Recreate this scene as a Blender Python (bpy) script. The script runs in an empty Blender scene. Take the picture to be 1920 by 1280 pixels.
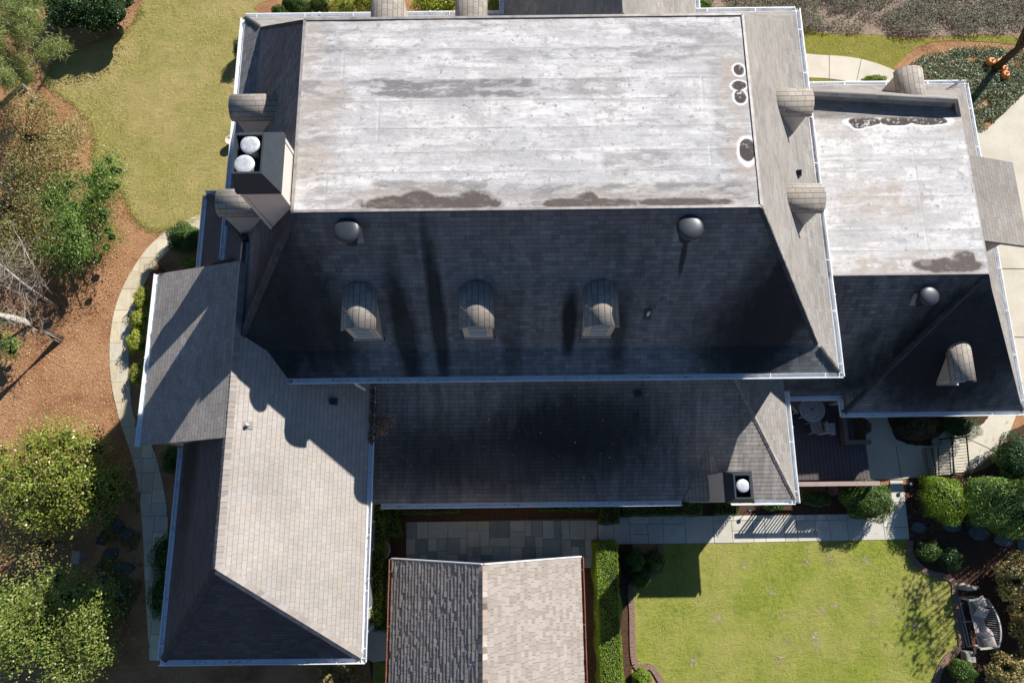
import bpy, math, random
import numpy as np
from mathutils import Vector, Matrix
from mathutils.geometry import tessellate_polygon
random.seed(7); rng = np.random.default_rng(11)
sc = bpy.context.scene
# ------------------------------------------------------------------ camera
def _rz(a): return np.array([[math.cos(a),-math.sin(a),0],[math.sin(a),math.cos(a),0],[0,0,1.]])
def _rx(t): return np.array([[1,0,0],[0,math.cos(t),-math.sin(t)],[0,math.sin(t),math.cos(t)]])
RC = _rz(.0061) @ _rx(.2307) @ _rz(-.0171); FO = 1310.74; CO = np.array([0,0,28.])
cam = bpy.data.objects.new('camera', bpy.data.cameras.new('camera')); sc.collection.objects.link(cam)
M4 = Matrix([[*RC[0],0],[*RC[1],0],[*RC[2],28.],[0,0,0,1]]); cam.matrix_world = M4
cam.data.sensor_width = 36; cam.data.lens = FO/1920*36; cam.data.clip_end = 500; cam.data.clip_start = .5
sc.camera = cam
# ------------------------------------------------------------------ sky, sun, exposure
PX, PY = .93, 1.08                       # horizontal run of a shadow per metre of height
el = math.atan(1/math.hypot(PX,PY)); az = math.atan2(PX,PY)
w = bpy.data.worlds.new('World'); sc.world = w; w.use_nodes = True
nt = w.node_tree; bg = nt.nodes['Background']; sky = nt.nodes.new('ShaderNodeTexSky')
sky.sky_type = 'NISHITA'; sky.sun_disc = False; sky.sun_elevation = el; sky.sun_rotation = az
sky.air_density = 1.0; sky.dust_density = .2; sky.ozone_density = 3.
tint=nt.nodes.new('ShaderNodeMix'); tint.data_type='RGBA'; tint.blend_type='MULTIPLY'; tint.inputs[0].default_value=1; tint.inputs[7].default_value=(.80,1.02,1.16,1); nt.links.new(sky.outputs[0],tint.inputs[6]); nt.links.new(tint.outputs[2], bg.inputs[0]); bg.inputs[1].default_value = .05
sl = bpy.data.lights.new('sun','SUN'); sl.energy = 5.0; sl.angle = math.radians(.53); sl.color = (1,.955,.89)
so = bpy.data.objects.new('sun', sl); sc.collection.objects.link(so); so.location = (20,24,40)
so.rotation_euler = Vector((PX,PY,1)).to_track_quat('Z','Y').to_euler()
sc.view_settings.view_transform = 'Standard'; sc.view_settings.look = 'None'; sc.view_settings.exposure = 0.60
sc.render.resolution_x = 1024; sc.render.resolution_y = 682
sc.cycles.max_bounces = 6

def ray(u,v): return RC @ np.array([(u-960)/FO, -(v-640)/FO, -1.])
def at(u,v,z=0.):
    d = ray(u,v); p = CO + d*((z-28)/d[2]); return (float(p[0]),float(p[1]),float(z))
def on(u,v,p0,n):
    d = ray(u,v); n = np.array(n,float); p = CO + d*(n@(np.array(p0,float)-CO)/(n@d)); return tuple(float(c) for c in p)
# ------------------------------------------------------------------ objects
def link(name, me, mat=None, parent=None):
    o = bpy.data.objects.new(name, me); sc.collection.objects.link(o)
    if mat is not None: me.materials.append(mat)
    if parent is not None:
        o.parent = parent
        o.matrix_parent_inverse = Matrix.Translation(-Vector(parent.location)) if parent.type=='EMPTY' else Matrix.Identity(4)
    return o
def tag(o, label=None, cat=None, group=None, kind=None):
    for k,v in (('label',label),('category',cat),('group',group),('kind',kind)):
        if v: o[k] = v
    return o
def thing(name, loc, label, cat, group=None):
    o = bpy.data.objects.new(name, None); sc.collection.objects.link(o); o.location = loc; o.empty_display_size = .2
    return tag(o, label, cat, group)
class MB:
    def __init__(s): s.v=[]; s.f=[]; s.uv=None; s.sm=False
    def add(s, vs, fs):
        n=len(s.v); s.v += [tuple(map(float,p)) for p in vs]; s.f += [tuple(i+n for i in f) for f in fs]; return s
    def box(s, x0,x1,y0,y1,z0,z1):
        return s.add([(x0,y0,z0),(x1,y0,z0),(x1,y1,z0),(x0,y1,z0),(x0,y0,z1),(x1,y0,z1),(x1,y1,z1),(x0,y1,z1)],
            [(0,3,2,1),(4,5,6,7),(0,1,5,4),(1,2,6,5),(2,3,7,6),(3,0,4,7)])
    def bar(s, a, b, w_, h, up=(0,0,1)):          # rectangular bar from a to b
        a=Vector(a); b=Vector(b); d=(b-a).normalized(); up=Vector(up)
        sd=d.cross(up)
        if sd.length<1e-4: sd=d.cross(Vector((1,0,0)))
        sd.normalize(); u=sd.cross(d).normalized(); sd*=w_/2; u*=h/2
        return s.add([a-sd-u,a+sd-u,a+sd+u,a-sd+u,b-sd-u,b+sd-u,b+sd+u,b-sd+u],
            [(0,1,2,3),(7,6,5,4),(0,4,5,1),(1,5,6,2),(2,6,7,3),(3,7,4,0)])
    def tube(s, pts, rs, n=8, cap=True):
        pts=[Vector(p) for p in pts]; base=len(s.v)
        if not hasattr(rs,'__len__'): rs=[rs]*len(pts)
        for i,p in enumerate(pts):
            d=(pts[min(i+1,len(pts)-1)]-pts[max(i-1,0)]).normalized()
            a=d.cross(Vector((0,0,1)));
            if a.length<.05: a=d.cross(Vector((0,1,0)))
            a.normalize(); b=d.cross(a)
            for k in range(n):
                t=2*math.pi*k/n; s.v.append(tuple(p+(a*math.cos(t)+b*math.sin(t))*rs[i]))
        for i in range(len(pts)-1):
            for k in range(n):
                s.f.append((base+i*n+k, base+i*n+(k+1)%n, base+(i+1)*n+(k+1)%n, base+(i+1)*n+k))
        if cap:
            s.f.append(tuple(base+k for k in range(n))[::-1]); s.f.append(tuple(base+(len(pts)-1)*n+k for k in range(n)))
        return s
    def lathe(s, c, prof, n=24, sx=1, sy=1):         # prof: (r,z) list
        base=len(s.v)
        for r,z in prof:
            for k in range(n):
                t=2*math.pi*k/n; s.v.append((c[0]+r*sx*math.cos(t), c[1]+r*sy*math.sin(t), c[2]+z))
        for i in range(len(prof)-1):
            for k in range(n): s.f.append((base+i*n+k, base+i*n+(k+1)%n, base+(i+1)*n+(k+1)%n, base+(i+1)*n+k))
        s.f.append(tuple(base+k for k in range(n))[::-1]); s.f.append(tuple(base+(len(prof)-1)*n+k for k in range(n)))
        return s
    def build(s, name, mat=None, parent=None, smooth=False):
        me=bpy.data.meshes.new(name); me.from_pydata(s.v,[],s.f); me.update()
        if smooth: me.polygons.foreach_set('use_smooth',[True]*len(me.polygons))
        return link(name, me, mat, parent)
# ------------------------------------------------------------------ materials
class NT:
    def __init__(s, name):
        s.m=bpy.data.materials.new(name); s.m.use_nodes=True; s.t=s.m.node_tree; s.b=s.t.nodes['Principled BSDF']; s.out=s.t.nodes['Material Output']
    def n(s, typ, **kw):
        nd=s.t.nodes.new('ShaderNode'+typ)
        for k,v in kw.items():
            if k[0]=='i' and k[1:].isdigit(): s.set(nd.inputs[int(k[1:])], v)
            elif k in nd.inputs: s.set(nd.inputs[k], v)
            else: setattr(nd,k,v)
        return nd
    def set(s, inp, v):
        if isinstance(v, bpy.types.NodeSocket): s.t.links.new(v, inp)
        else:
            if inp.type=='RGBA' and len(v)==3: v=(*v,1)
            inp.default_value=v
    def math(s, op, a, b=0., clamp=False):
        return s.n('Math', operation=op, i0=a, i1=b, use_clamp=clamp).outputs[0]
    def noise(s, vec, scale, det=3, rough=.55, dist=0.):
        nd=s.n('TexNoise', Vector=vec, Scale=scale, Detail=det, Roughness=rough, Distortion=dist); return nd.outputs[0]
    def map(s, vec, sc_=(1,1,1), rot=(0,0,0)):
        return s.n('Mapping', Vector=vec, Scale=sc_, Rotation=rot).outputs[0]
    def ramp(s, fac, stops, interp='LINEAR'):
        nd=s.n('ValToRGB', i0=fac); cr=nd.color_ramp; cr.interpolation=interp
        while len(cr.elements)<len(stops): cr.elements.new(.5)
        for e,(p,c) in zip(cr.elements,stops): e.position=p; e.color=(*c,1) if len(c)==3 else c
        return nd.outputs[0]
    def mix(s, fac, a, b, mode='MIX'):
        nd=s.n('Mix', data_type='RGBA', blend_type=mode); s.set(nd.inputs[0],fac); s.set(nd.inputs[6],a); s.set(nd.inputs[7],b); return nd.outputs[2]
    def step(s, x, lo, hi):
        return s.n('MapRange', Value=x, i1=lo, i2=hi, i3=0., i4=1.).outputs[0]
    def bump(s, h, dist, strength=1.):
        s.t.links.new(s.n('Bump', Height=h, Distance=dist, Strength=strength).outputs[0], s.b.inputs['Normal'])
    def done(s, col, rough=.8, spec=.3, metal=0.):
        s.set(s.b.inputs['Base Color'], col); s.set(s.b.inputs['Roughness'], rough); s.b.inputs['Specular IOR Level'].default_value=spec
        s.b.inputs['Metallic'].default_value=metal; return s.m
def g3(v): return (v,v,v)
def obj_co(t): return t.n('TexCoord').outputs['Object']
def ell(t, co, cx, cy, rx, ry, rot=0., soft=.5, wob=.35):
    """soft elliptical mask for stains and painted shade round (cx,cy) on the roof"""
    x=t.n('SeparateXYZ', i0=co); 
    dx=t.math('SUBTRACT', x.outputs[0], cx); dy=t.math('SUBTRACT', x.outputs[1], cy)
    c,s_=math.cos(rot),math.sin(rot)
    a=t.math('ADD', t.math('MULTIPLY',dx,c/rx), t.math('MULTIPLY',dy,s_/rx)); b=t.math('ADD', t.math('MULTIPLY',dx,-s_/ry), t.math('MULTIPLY',dy,c/ry))
    r=t.math('SQRT', t.math('ADD', t.math('MULTIPLY',a,a), t.math('MULTIPLY',b,b)))
    r=t.math('ADD', r, t.math('MULTIPLY', t.math('SUBTRACT', t.noise(t.map(co,(2.2,.8,1)),1.5,4), .5), wob*2))
    return t.n('MapRange', Value=r, i1=1.+soft*.5, i2=1.-soft*.5, i3=0., i4=1.).outputs[0]
def shingle(name, c_lo, c_hi, row=.143, tab=.30, stains_and_shade=(), streak=0., gap=.5, butt=.012, seed=0.):
    t=NT(name); uv=t.n('UVMap').outputs[0]; s=t.n('SeparateXYZ', i0=uv); co=obj_co(t)
    wv=t.math('MULTIPLY', t.math('SUBTRACT', t.noise(co,1.3,2), .5), .02)
    v=t.math('DIVIDE', t.math('ADD', s.outputs[1], wv), row); ri=t.math('FLOOR',v); rf=t.math('FRACT',v)
    rh=t.n('TexWhiteNoise', noise_dimensions='1D', W=t.math('ADD',ri,seed)).outputs[0]
    u=t.math('ADD', t.math('DIVIDE', s.outputs[0], tab), t.math('MULTIPLY', rh, 7.3))
    u=t.math('ADD', u, t.math('MULTIPLY', t.math('SINE', t.math('MULTIPLY',u,2.1)), .22))
    ui=t.math('FLOOR',u); uf=t.math('FRACT',u)
    cell=t.n('CombineXYZ', i0=ui, i1=ri, i2=seed).outputs[0]
    wn=t.n('TexWhiteNoise', noise_dimensions='3D', Vector=cell).outputs[0]
    lo=np.array(c_lo); hi=np.array(c_hi)
    col=t.ramp(wn, [(0,tuple(lo)),(.3,tuple(lo*.6+hi*.4)),(.55,tuple((lo*.45+hi*.55)*np.array([1.04,.99,.94]))),(.8,tuple((lo*.3+hi*.7)*np.array([.98,1,1.03]))),(1,tuple(hi))])
    gr=t.noise(co, 90, 2); col=t.mix(.5, col, t.ramp(gr,[(.3,g3(.62)),(.7,g3(1.25))]), 'MULTIPLY')
    big=t.noise(co, .55, 5, .6); col=t.mix(.6, col, t.ramp(big,[(.3,g3(.74)),(.7,g3(1.16))]), 'MULTIPLY')
    if streak:
        st=t.noise(t.map(uv,(2.2,.22,1)),1.6,5,.65); col=t.mix(streak, col, t.ramp(st,[(.38,g3(.25)),(.62,g3(1.1))]), 'MULTIPLY')
    for e in stains_and_shade:
        m=ell(t,co,*e[:4],e[5],e[6]); col=t.mix(t.math('MULTIPLY',m,e[4]), col, (.018,.019,.022))
    line=t.math('LESS_THAN', rf, .11); gapm=t.math('LESS_THAN', uf, .035)
    m=t.math('MAXIMUM', line, gapm); col=t.mix(t.math('MULTIPLY', m, gap), col, (.022,.022,.024))
    h=t.math('ADD', t.math('MULTIPLY', t.math('SUBTRACT',1.,rf), 1.), t.math('MULTIPLY', wn, .35))
    h=t.math('MULTIPLY', h, t.math('SUBTRACT', 1., t.math('MULTIPLY', gapm,.7)))
    h=t.math('ADD', h, t.math('MULTIPLY', gr, .15))
    t.bump(h, butt); return t.done(col, .93, .25)
def plain(name, col, rough=.6, spec=.4, metal=0., var=.15, scale=3., bump=0.):
    t=NT(name); co=obj_co(t); n=t.noise(co,scale,5,.65)
    c=t.mix(1., col, t.ramp(n,[(.3,g3(1-var)),(.7,g3(1+var*.6))]), 'MULTIPLY')
    if bump: t.bump(t.noise(co,scale*6,4), bump)
    return t.done(c, rough, spec, metal)
def foliage(name, cols, rough=.45, trans=.25):
    t=NT(name); r=t.n('NewGeometry').outputs['Random Per Island']
    c=t.ramp(r,[(i/(len(cols)-1),k) for i,k in enumerate(cols)])
    co=obj_co(t); c=t.mix(.5,c,t.ramp(t.noise(co,1.1,3),[(.3,g3(.65)),(.7,g3(1.3))]),'MULTIPLY')
    t.done(c,rough,.45)
    if trans:
        tr=t.n('BsdfTranslucent', Color=t.mix(1.,c,(1.3,1.5,.6),'MULTIPLY')); mx=t.n('MixShader', i0=trans, i1=t.b.outputs[0], i2=tr.outputs[0])
        t.t.links.new(mx.outputs[0], t.out.inputs[0])
    return t.m
M={}
def P(u,v,z=9.): a=at(u,v,z); return a[0],a[1]
LO=(.15,.157,.165); HI=(.25,.253,.26); LL=(.25,.232,.215); LH=(.34,.318,.295)  # same shingle: shade painted into the first tone pair, sunlight into the second
M['sh_main']=shingle('shingles_main',LO,HI,tab=.26,gap=.4,streak=.3, stains_and_shade=[(*P(490,620,8.),1.7,1.7,.9,.0,.8),(*P(570,560,8.4),1.1,2.4,.8,.35,.8),
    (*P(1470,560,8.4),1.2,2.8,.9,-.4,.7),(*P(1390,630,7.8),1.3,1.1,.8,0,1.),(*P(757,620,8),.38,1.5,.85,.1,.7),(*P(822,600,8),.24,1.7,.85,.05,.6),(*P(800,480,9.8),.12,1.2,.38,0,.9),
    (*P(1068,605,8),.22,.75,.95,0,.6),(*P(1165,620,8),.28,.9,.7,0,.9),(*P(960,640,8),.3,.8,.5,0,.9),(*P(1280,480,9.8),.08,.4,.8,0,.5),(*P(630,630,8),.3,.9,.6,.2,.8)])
M['sh_lit']=shingle('shingles_sunlit_tone',LL,LH,row=.143,gap=.25,seed=41.)  # sunlit copy of the roof shingle, light put into its colour
M['sh_low']=shingle('shingles_lower',(.28,.26,.243),(.37,.345,.32),row=.143,tab=.24,streak=.4,gap=.6, stains_and_shade=[(*P(960,860,4),5.0,1.3,.72,0,.9),(*P(1090,800,4),2.9,1.3,.8,0,.8),(*P(800,850,4),1.7,1.2,.4,0,1.)],seed=3.)  # ellipses mix algae stains with shade painted on the shaded part
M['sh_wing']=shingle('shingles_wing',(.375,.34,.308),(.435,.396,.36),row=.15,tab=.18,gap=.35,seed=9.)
M['sh_gable']=shingle('shingles_side_gable',(.29,.265,.245),(.38,.35,.32),row=.15,tab=.26,gap=.45,seed=13.)
M['sh_wing_left']=shingle('shingles_wing_left',(.08,.082,.088),(.115,.116,.12),row=.16,tab=.28,gap=.4,seed=12.,stains_and_shade=[(*P(365,880,5),.5,1.6,.8,0,.9),(*P(345,1000,5),.4,1.6,.4,0,.9)])  # shaded copy of the wing shingle, slope's self-shade painted into the colour
M['sh_shed']=shingle('shingles_shed',(.27,.245,.22),(.34,.31,.285),gap=.3,seed=17.)
M['sh_hip']=shingle('shingles_hip_end',(.062,.064,.07),(.10,.10,.106),seed=15.)  # darker copy for the hip end, its self-shade is in the colour
M['sh_right']=shingle('shingles_right_wing',LO,HI,seed=5.,streak=.35,stains_and_shade=[(*P(1800,650,4.5),2.6,2.0,.88,.0,.6),(*P(1730,690,3.8),1.7,1.,.75,0,.8),(*P(1600,690,3.5),.6,.9,.6,0,.9),(*P(1545,720,3.2),1.4,.25,.6,0,.8),(*P(1715,610,4.5),.12,.6,.8,-.3,.5)])  # shaded copy for the near slope; ellipses darken it further
M['sh_dormer']=shingle('shingles_dormer',(.30,.265,.23),(.40,.36,.315),row=.16,tab=.28,gap=.65,seed=21.)
M['sh_out']=shingle('shingles_outbuilding',(.21,.165,.14),(.55,.47,.41),row=.165,tab=.21,gap=.55,butt=.03,seed=31.)
M['sh_cap2']=shingle('pale_ridge_cap',(.27,.24,.22),(.40,.36,.33),row=.5,tab=.5,gap=.1,seed=4.)
M['sh_cap']=shingle('shingles_ridge_cap',(.05,.054,.06),(.085,.088,.094),row=.5,tab=.5,gap=.1,seed=2.)
_t=NT('outbuilding_tabs'); _r=_t.n('NewGeometry').outputs['Random Per Island']; _c=_t.ramp(_r,[(0,(.305,.26,.222)),(.3,(.345,.30,.262)),(.6,(.37,.323,.285)),(1,(.41,.362,.322))]); _g=_t.noise(obj_co(_t),80,3); _c=_t.mix(.5,_c,_t.ramp(_g,[(.3,g3(.65)),(.7,g3(1.2))]),'MULTIPLY'); _t.bump(_g,.006); M['tab']=_t.done(_c,.93,.2)
M['white']=plain('white_painted_metal',(.78,.80,.82),.35,.5,0,.12,2.5)
M['cream']=plain('cream_siding',(.50,.45,.40),.7,.3,0,.08,2.)
M['taupe']=plain('taupe_chimney_siding',(.63,.575,.515),.7,.3,0,.06,2.)
M['black']=plain('black_painted_metal',(.012,.013,.015),.35,.5,0,.2,4)
M['shroud']=plain('grey_painted_metal',(.042,.052,.064),.55,.2,.0,.15,3)
M['vent']=plain('charcoal_vent_metal',(.04,.047,.06),.42,.5,.15,.12,4)
M['steel']=plain('pale_galvanised_steel',(.66,.67,.68),.42,.5,.3,.3,9)
M['glass']=plain('window_glass',(.30,.33,.36),.2,.6,0,.2,2)
M['brick']=NT('brick_edging'); _t=M['brick']; _b=_t.n('TexBrick',Vector=obj_co(_t),Color1=(.30,.17,.12,1),Color2=(.22,.13,.10,1),Mortar=(.28,.25,.22,1),Scale=5.); M['brick']=_t.done(_b.outputs[0],.9)
M['wood']=plain('weathered_teak',(.50,.46,.43),.75,.25,0,.25,9)
M['wood_dark']=plain('dark_stained_wood',(.17,.125,.105),.6,.3,0,.25,7)
M['bark']=plain('pale_grey_bark',(.52,.47,.42),.9,.1,0,.35,8,.02)
M['bark_mid']=plain('grey_brown_twigs',(.33,.28,.24),.9,.1,0,.3,8)
M['bark_dark']=plain('dark_brown_bark',(.085,.06,.045),.9,.1,0,.35,8,.02)
M['stone']=plain('weathered_stone',(.36,.34,.31),.85,.2,0,.3,7,.01)
M['brush_soil']=plain('dry_leafy_soil',(.40,.30,.235),.95,.1,0,.5,9,.04)
M['step']=plain('shade_toned_stepping_stone',(.13,.16,.165),.85,.2,0,.3,4)  # stone colour darkened to stand for the shade over the bed
M['rock']=plain('dark_mossy_rock',(.10,.10,.085),.9,.2,0,.45,5,.02)
M['terra']=plain('terracotta',(.42,.22,.14),.8,.2,0,.2,6)
M['pumpkin']=plain('pumpkin_skin',(.62,.21,.03),.45,.4,0,.2,7)
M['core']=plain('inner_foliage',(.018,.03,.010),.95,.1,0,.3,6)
M['leaf_box']=foliage('boxwood_leaves',[(.04,.09,.014),(.075,.15,.022),(.12,.20,.035),(.06,.115,.02),(.15,.22,.045)])
M['leaf_hedge']=foliage('hedge_leaves',[(.11,.17,.012),(.19,.28,.02),(.27,.37,.035),(.15,.22,.018)])
M['leaf_dark']=foliage('dark_holly_leaves',[(0.029,0.065,0.022),(0.043,0.102,0.029),(0.072,0.145,0.051),(0.043,0.087,0.029)],.4)
M['leaf_mag']=foliage('broad_yellow_green_leaves',[(.09,.16,.02),(.21,.30,.035),(.36,.42,.07),(.16,.24,.03),(.42,.36,.11),(.34,.20,.07)],.3,.3)
M['leaf_mag2']=foliage('glossy_mid_green_leaves',[(.07,.13,.02),(.17,.26,.04),(.30,.38,.08),(.12,.18,.025),(.38,.40,.13),(.24,.20,.06)],.4,.3)
M['leaf_green']=foliage('mid_green_leaves',[(.07,.15,.03),(.16,.27,.05),(.28,.38,.10),(.11,.19,.04)],.38,.3)
M['leaf_thin']=foliage('brown_green_leaves',[(.32,.26,.09),(.18,.23,.05),(.40,.24,.11),(.12,.17,.04),(.44,.36,.18),(.22,.28,.07)],.5,.25)
M['leaf_yellow']=foliage('yellow_green_leaves',[(0.415,0.452,0.056),(0.226,0.320,0.038),(0.600,0.546,0.094),(0.151,0.208,0.038)],.5,.3)
M['leaf_grey']=foliage('grey_green_ground_cover',[(.16,.16,.11),(.26,.26,.19),(.36,.33,.26),(.11,.12,.08),(.30,.24,.18)],.7,.1)
M['leaf_ivy']=foliage('ivy_leaves',[(0.087,0.145,0.072),(0.174,0.232,0.131),(0.290,0.348,0.217),(0.072,0.116,0.058)],.5,.1)
M['leaf_pine']=foliage('pine_needles',[(0.104,0.156,0.046),(0.195,0.260,0.078),(0.312,0.364,0.130),(0.364,0.325,0.130)],.5,.2)
M['leaf_varieg']=foliage('cream_edged_leaves',[(.16,.18,.04),(.42,.34,.16),(.28,.27,.07),(.55,.45,.28),(.45,.25,.10),(.12,.15,.035)],.45,.2)
M['leaf_pink']=foliage('azalea_leaves_and_flowers',[(0.043,0.087,0.029),(0.072,0.116,0.029),(0.058,0.102,0.029),(0.087,0.102,0.043),(0.435,0.072,0.131)],.5,.2)
M['litter']=foliage('dry_fallen_leaves',[(.42,.23,.12),(.56,.36,.20),(.32,.16,.08),(.70,.52,.36),(.50,.27,.14)],.8,.0)
M['leaf_dry']=foliage('dry_and_green_leaves',[(.28,.17,.07),(.14,.20,.04),(.42,.27,.13),(.18,.24,.06),(.34,.22,.09)],.6,.2)
M['tuft']=foliage('grass_tufts',[(.24,.25,.05),(.36,.36,.09),(.46,.42,.14)],.7,.2)
M['thatch']=foliage('dry_thatch_blades',[(.50,.38,.24),(.62,.50,.36),(.42,.32,.18)],.9,0)
M['litter_dark']=foliage('old_brown_leaves',[(.12,.055,.03),(.20,.09,.04),(.09,.04,.025),(.26,.14,.07)],.85,.0)
def mat_ground():
    t=NT('pine_straw_and_bark_mulch'); co=obj_co(t)
    a=t.noise(co,.6,8,.7); f=t.noise(co,22,6,.8); s_=t.noise(t.map(co,(30,5,1),(0,0,.7)),2,4,.7); s2=t.noise(t.map(co,(6,28,1),(0,0,.3)),2,4,.7)
    c=t.ramp(f,[(.28,(.22,.10,.05)),(.5,(.56,.30,.155)),(.68,(.72,.45,.26)),(.85,(.84,.63,.43))])
    c=t.mix(.6,c,t.ramp(s_,[(.3,g3(.5)),(.7,g3(1.35))]),'MULTIPLY'); c=t.mix(.5,c,t.ramp(s2,[(.3,g3(.6)),(.7,g3(1.3))]),'MULTIPLY')
    c=t.mix(.8,c,t.ramp(a,[(.32,(.45,.38,.34)),(.45,(.85,.76,.70)),(.54,(1.03,1.03,1.0)),(.68,(1.2,1.24,1.25))]),'MULTIPLY')
    t.bump(t.math('ADD',f,t.math('ADD',s_,s2)),.05); return t.done(c,.95,.15)
M['mulch']=mat_ground()
def mat_grass(name, lo, mid, hi, dry, dryness, fine=26.):
    t=NT(name); co=obj_co(t)
    f=t.noise(co,fine,5,.8); s_=t.noise(t.map(co,(7,16,1),(0,0,.5)),2.4,5,.75); a=t.noise(co,.35,5,.6); b=t.noise(co,1.7,5,.65)
    m5=t.noise(co,6.5,3,.6,.4)
    c=t.ramp(t.math('ADD',t.math('MULTIPLY',f,.55),t.math('MULTIPLY',s_,.45)),[(.37,lo),(.5,mid),(.62,hi)])
    c=t.mix(.5,c,t.ramp(m5,[(.32,(.55,.6,.5)),(.5,(1,1,1)),(.7,(1.2,1.17,1.15))]),'MULTIPLY')
    c=t.mix(t.math('MULTIPLY',t.step(a,.40,.62),dryness),c,t.mix(f,dry,tuple(x*1.25 for x in dry)))
    c=t.mix(.65,c,t.ramp(b,[(.3,(.72,.78,.7)),(.7,(1.2,1.14,1.12))]),'MULTIPLY')
    t.bump(t.math('ADD',f,t.math('ADD',s_,m5)),.10); return t.done(c,.85,.2)
M['grass_dry']=mat_grass('dormant_lawn',(.25,.23,.06),(.45,.40,.12),(.60,.52,.20),(.54,.43,.18),.75)
M['grass_green']=mat_grass('green_lawn',(.19,.24,.025),(.36,.42,.06),(.49,.54,.11),(.53,.47,.16),.6)
M['grass_front']=mat_grass('front_lawn',(.20,.21,.03),(.34,.33,.05),(.44,.41,.08),(.36,.32,.08),.4)
def mat_concrete():
    t=NT('pale_concrete'); co=obj_co(t); a=t.noise(co,.6,6,.7); f=t.noise(co,20,4)
    c=t.ramp(a,[(.3,(.50,.45,.36)),(.55,(.60,.55,.45)),(.8,(.66,.61,.51))]); c=t.mix(.4,c,t.ramp(f,[(.3,g3(.88)),(.7,g3(1.06))]),'MULTIPLY')
    return t.done(c,.85,.25)
M['concrete']=mat_concrete()
def mat_flag(name, c1, c2, c3):
    t=NT(name); co=obj_co(t); r=t.n('NewGeometry').outputs['Random Per Island']
    c=t.ramp(r,[(0,c1),(.35,c2),(.7,c3),(1,tuple(x*1.15 for x in c2))]); c=t.mix(.6,c,t.ramp(t.noise(co,2.5,6,.7),[(.3,g3(.78)),(.7,g3(1.15))]),'MULTIPLY')
    t.bump(t.noise(co,12,4),.006); return t.done(c,.8,.3)
M['blue_stone']=mat_flag('bluestone_slabs',(.15,.20,.21),(.30,.36,.37),(.40,.39,.34))
M['path_stone']=mat_flag('pale_path_slabs',(.50,.475,.41),(.60,.56,.475),(.53,.51,.45))
M['tan_stone']=mat_flag('tan_flagstone',(.50,.43,.31),(.62,.53,.37),(.52,.48,.40))
M['joint']=plain('sandy_joint',(.20,.17,.13),.95,.1,0,.2,10)
M['soil']=plain('dark_bed_mulch',(.11,.062,.042),.95,.1,0,.45,12,.03)
M['deck']=plain('grey_brown_deck_boards',(.10,.082,.088),.6,.3,0,.2,5)
M['cushion']=plain('cream_cushion_fabric',(.50,.44,.38),.9,.1,0,.1,6)
def mat_stripe():
    t=NT('striped_cushion_fabric'); s=t.n('SeparateXYZ', i0=t.n('UVMap').outputs[0]); f=t.math('FRACT',t.math('MULTIPLY',s.outputs[0],4.))
    return t.done(t.ramp(f,[(0,(.62,.56,.52)),(.5,(.26,.10,.10)),(.64,(.62,.56,.52)),(.82,(.20,.18,.20))],'CONSTANT'),.9,.1)
M['stripe']=mat_stripe()

# ------------------------------------------------------------------ roof helpers
def roof(name, polys, mat, parent, thick=.12, uvs=None, solid=True):
    """polys: planar 3-D polygons. UV: u along the contour, v up the slope, both in metres"""
    key={}; vs=[]; fs=[]
    for pl in polys:
        f=[]
        for p in pl:
            k=tuple(round(c,3) for c in p)
            if k not in key: key[k]=len(vs); vs.append(tuple(map(float,p)))
            if key[k] not in f: f.append(key[k])
        a=[Vector(vs[i]) for i in f]; n=Vector((0,0,0))
        for i in range(len(a)): n+=a[i].cross(a[(i+1)%len(a)])
        if n.z<0: f=f[::-1]
        fs.append(tuple(f))
    me=bpy.data.meshes.new(name); me.from_pydata(vs,[],fs); me.update(); uvl=me.uv_layers.new(name='UVMap')
    for p in me.polygons:
        n=p.normal; up=Vector((-n.x,-n.y,0))
        if up.length<1e-3: up=Vector((0,1,0)); 
        up=(up-n*up.dot(n)); 
        if up.length<1e-3: up=Vector((0,1,0))
        up.normalize(); al=up.cross(n)
        for li in p.loop_indices:
            co=Vector(me.vertices[me.loops[li].vertex_index].co); uvl.data[li].uv=(co.dot(al),co.dot(up))
    o=link(name, me, mat, parent)
    if solid:
        m=o.modifiers.new('thickness','SOLIDIFY'); m.thickness=thick; m.offset=-1; m.use_even_offset=False
    return o
def caps(name, lines, mat, parent, wd=.25, step=.15, lift=.02):
    """overlapping cap shingles bent over a ridge or a hip; line = (a, b, left normal tilt, right normal tilt)"""
    for a,b,dl,dr in lines:
        vs=[];fs=[]
        a=Vector(a); b=Vector(b); d=(b-a); L=d.length; d.normalize(); n=int(L/step)
        sd=Vector((d.y,-d.x,0)).normalized()
        for i in range(n):
            p=a+d*(i*step); q=p+d*(step*1.25); h0=lift+.02+random.uniform(-.004,.006); h1=lift+.006
            j=random.uniform(-.008,.008); k=len(vs)
            for c,h in ((p,h0),(q,h1)):
                vs+= [tuple(c+sd*(-wd/2)+Vector((j,0,-dl*wd/2+h))), tuple(c+Vector((0,0,h+.012))), tuple(c+sd*(wd/2)+Vector((j,0,-dr*wd/2+h)))]
            fs+=[(k,k+1,k+4,k+3),(k+1,k+2,k+5,k+4)]
            # butt edge
            m=len(vs); vs+=[tuple(Vector(vs[k+t_])-Vector((0,0,.035))) for t_ in range(3)]
            fs+=[(k,m,m+1,k+1),(k+1,m+1,m+2,k+2)]
        me=bpy.data.meshes.new(name); me.from_pydata(vs,[],fs); me.update(); u=me.uv_layers.new(name='UVMap')
        for p in me.polygons:
            r=random.random()*40
            for li in p.loop_indices: u.data[li].uv=(r+.1,r+.1)
        link(name, me, mat, parent)
gutter_lines=[]
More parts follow.
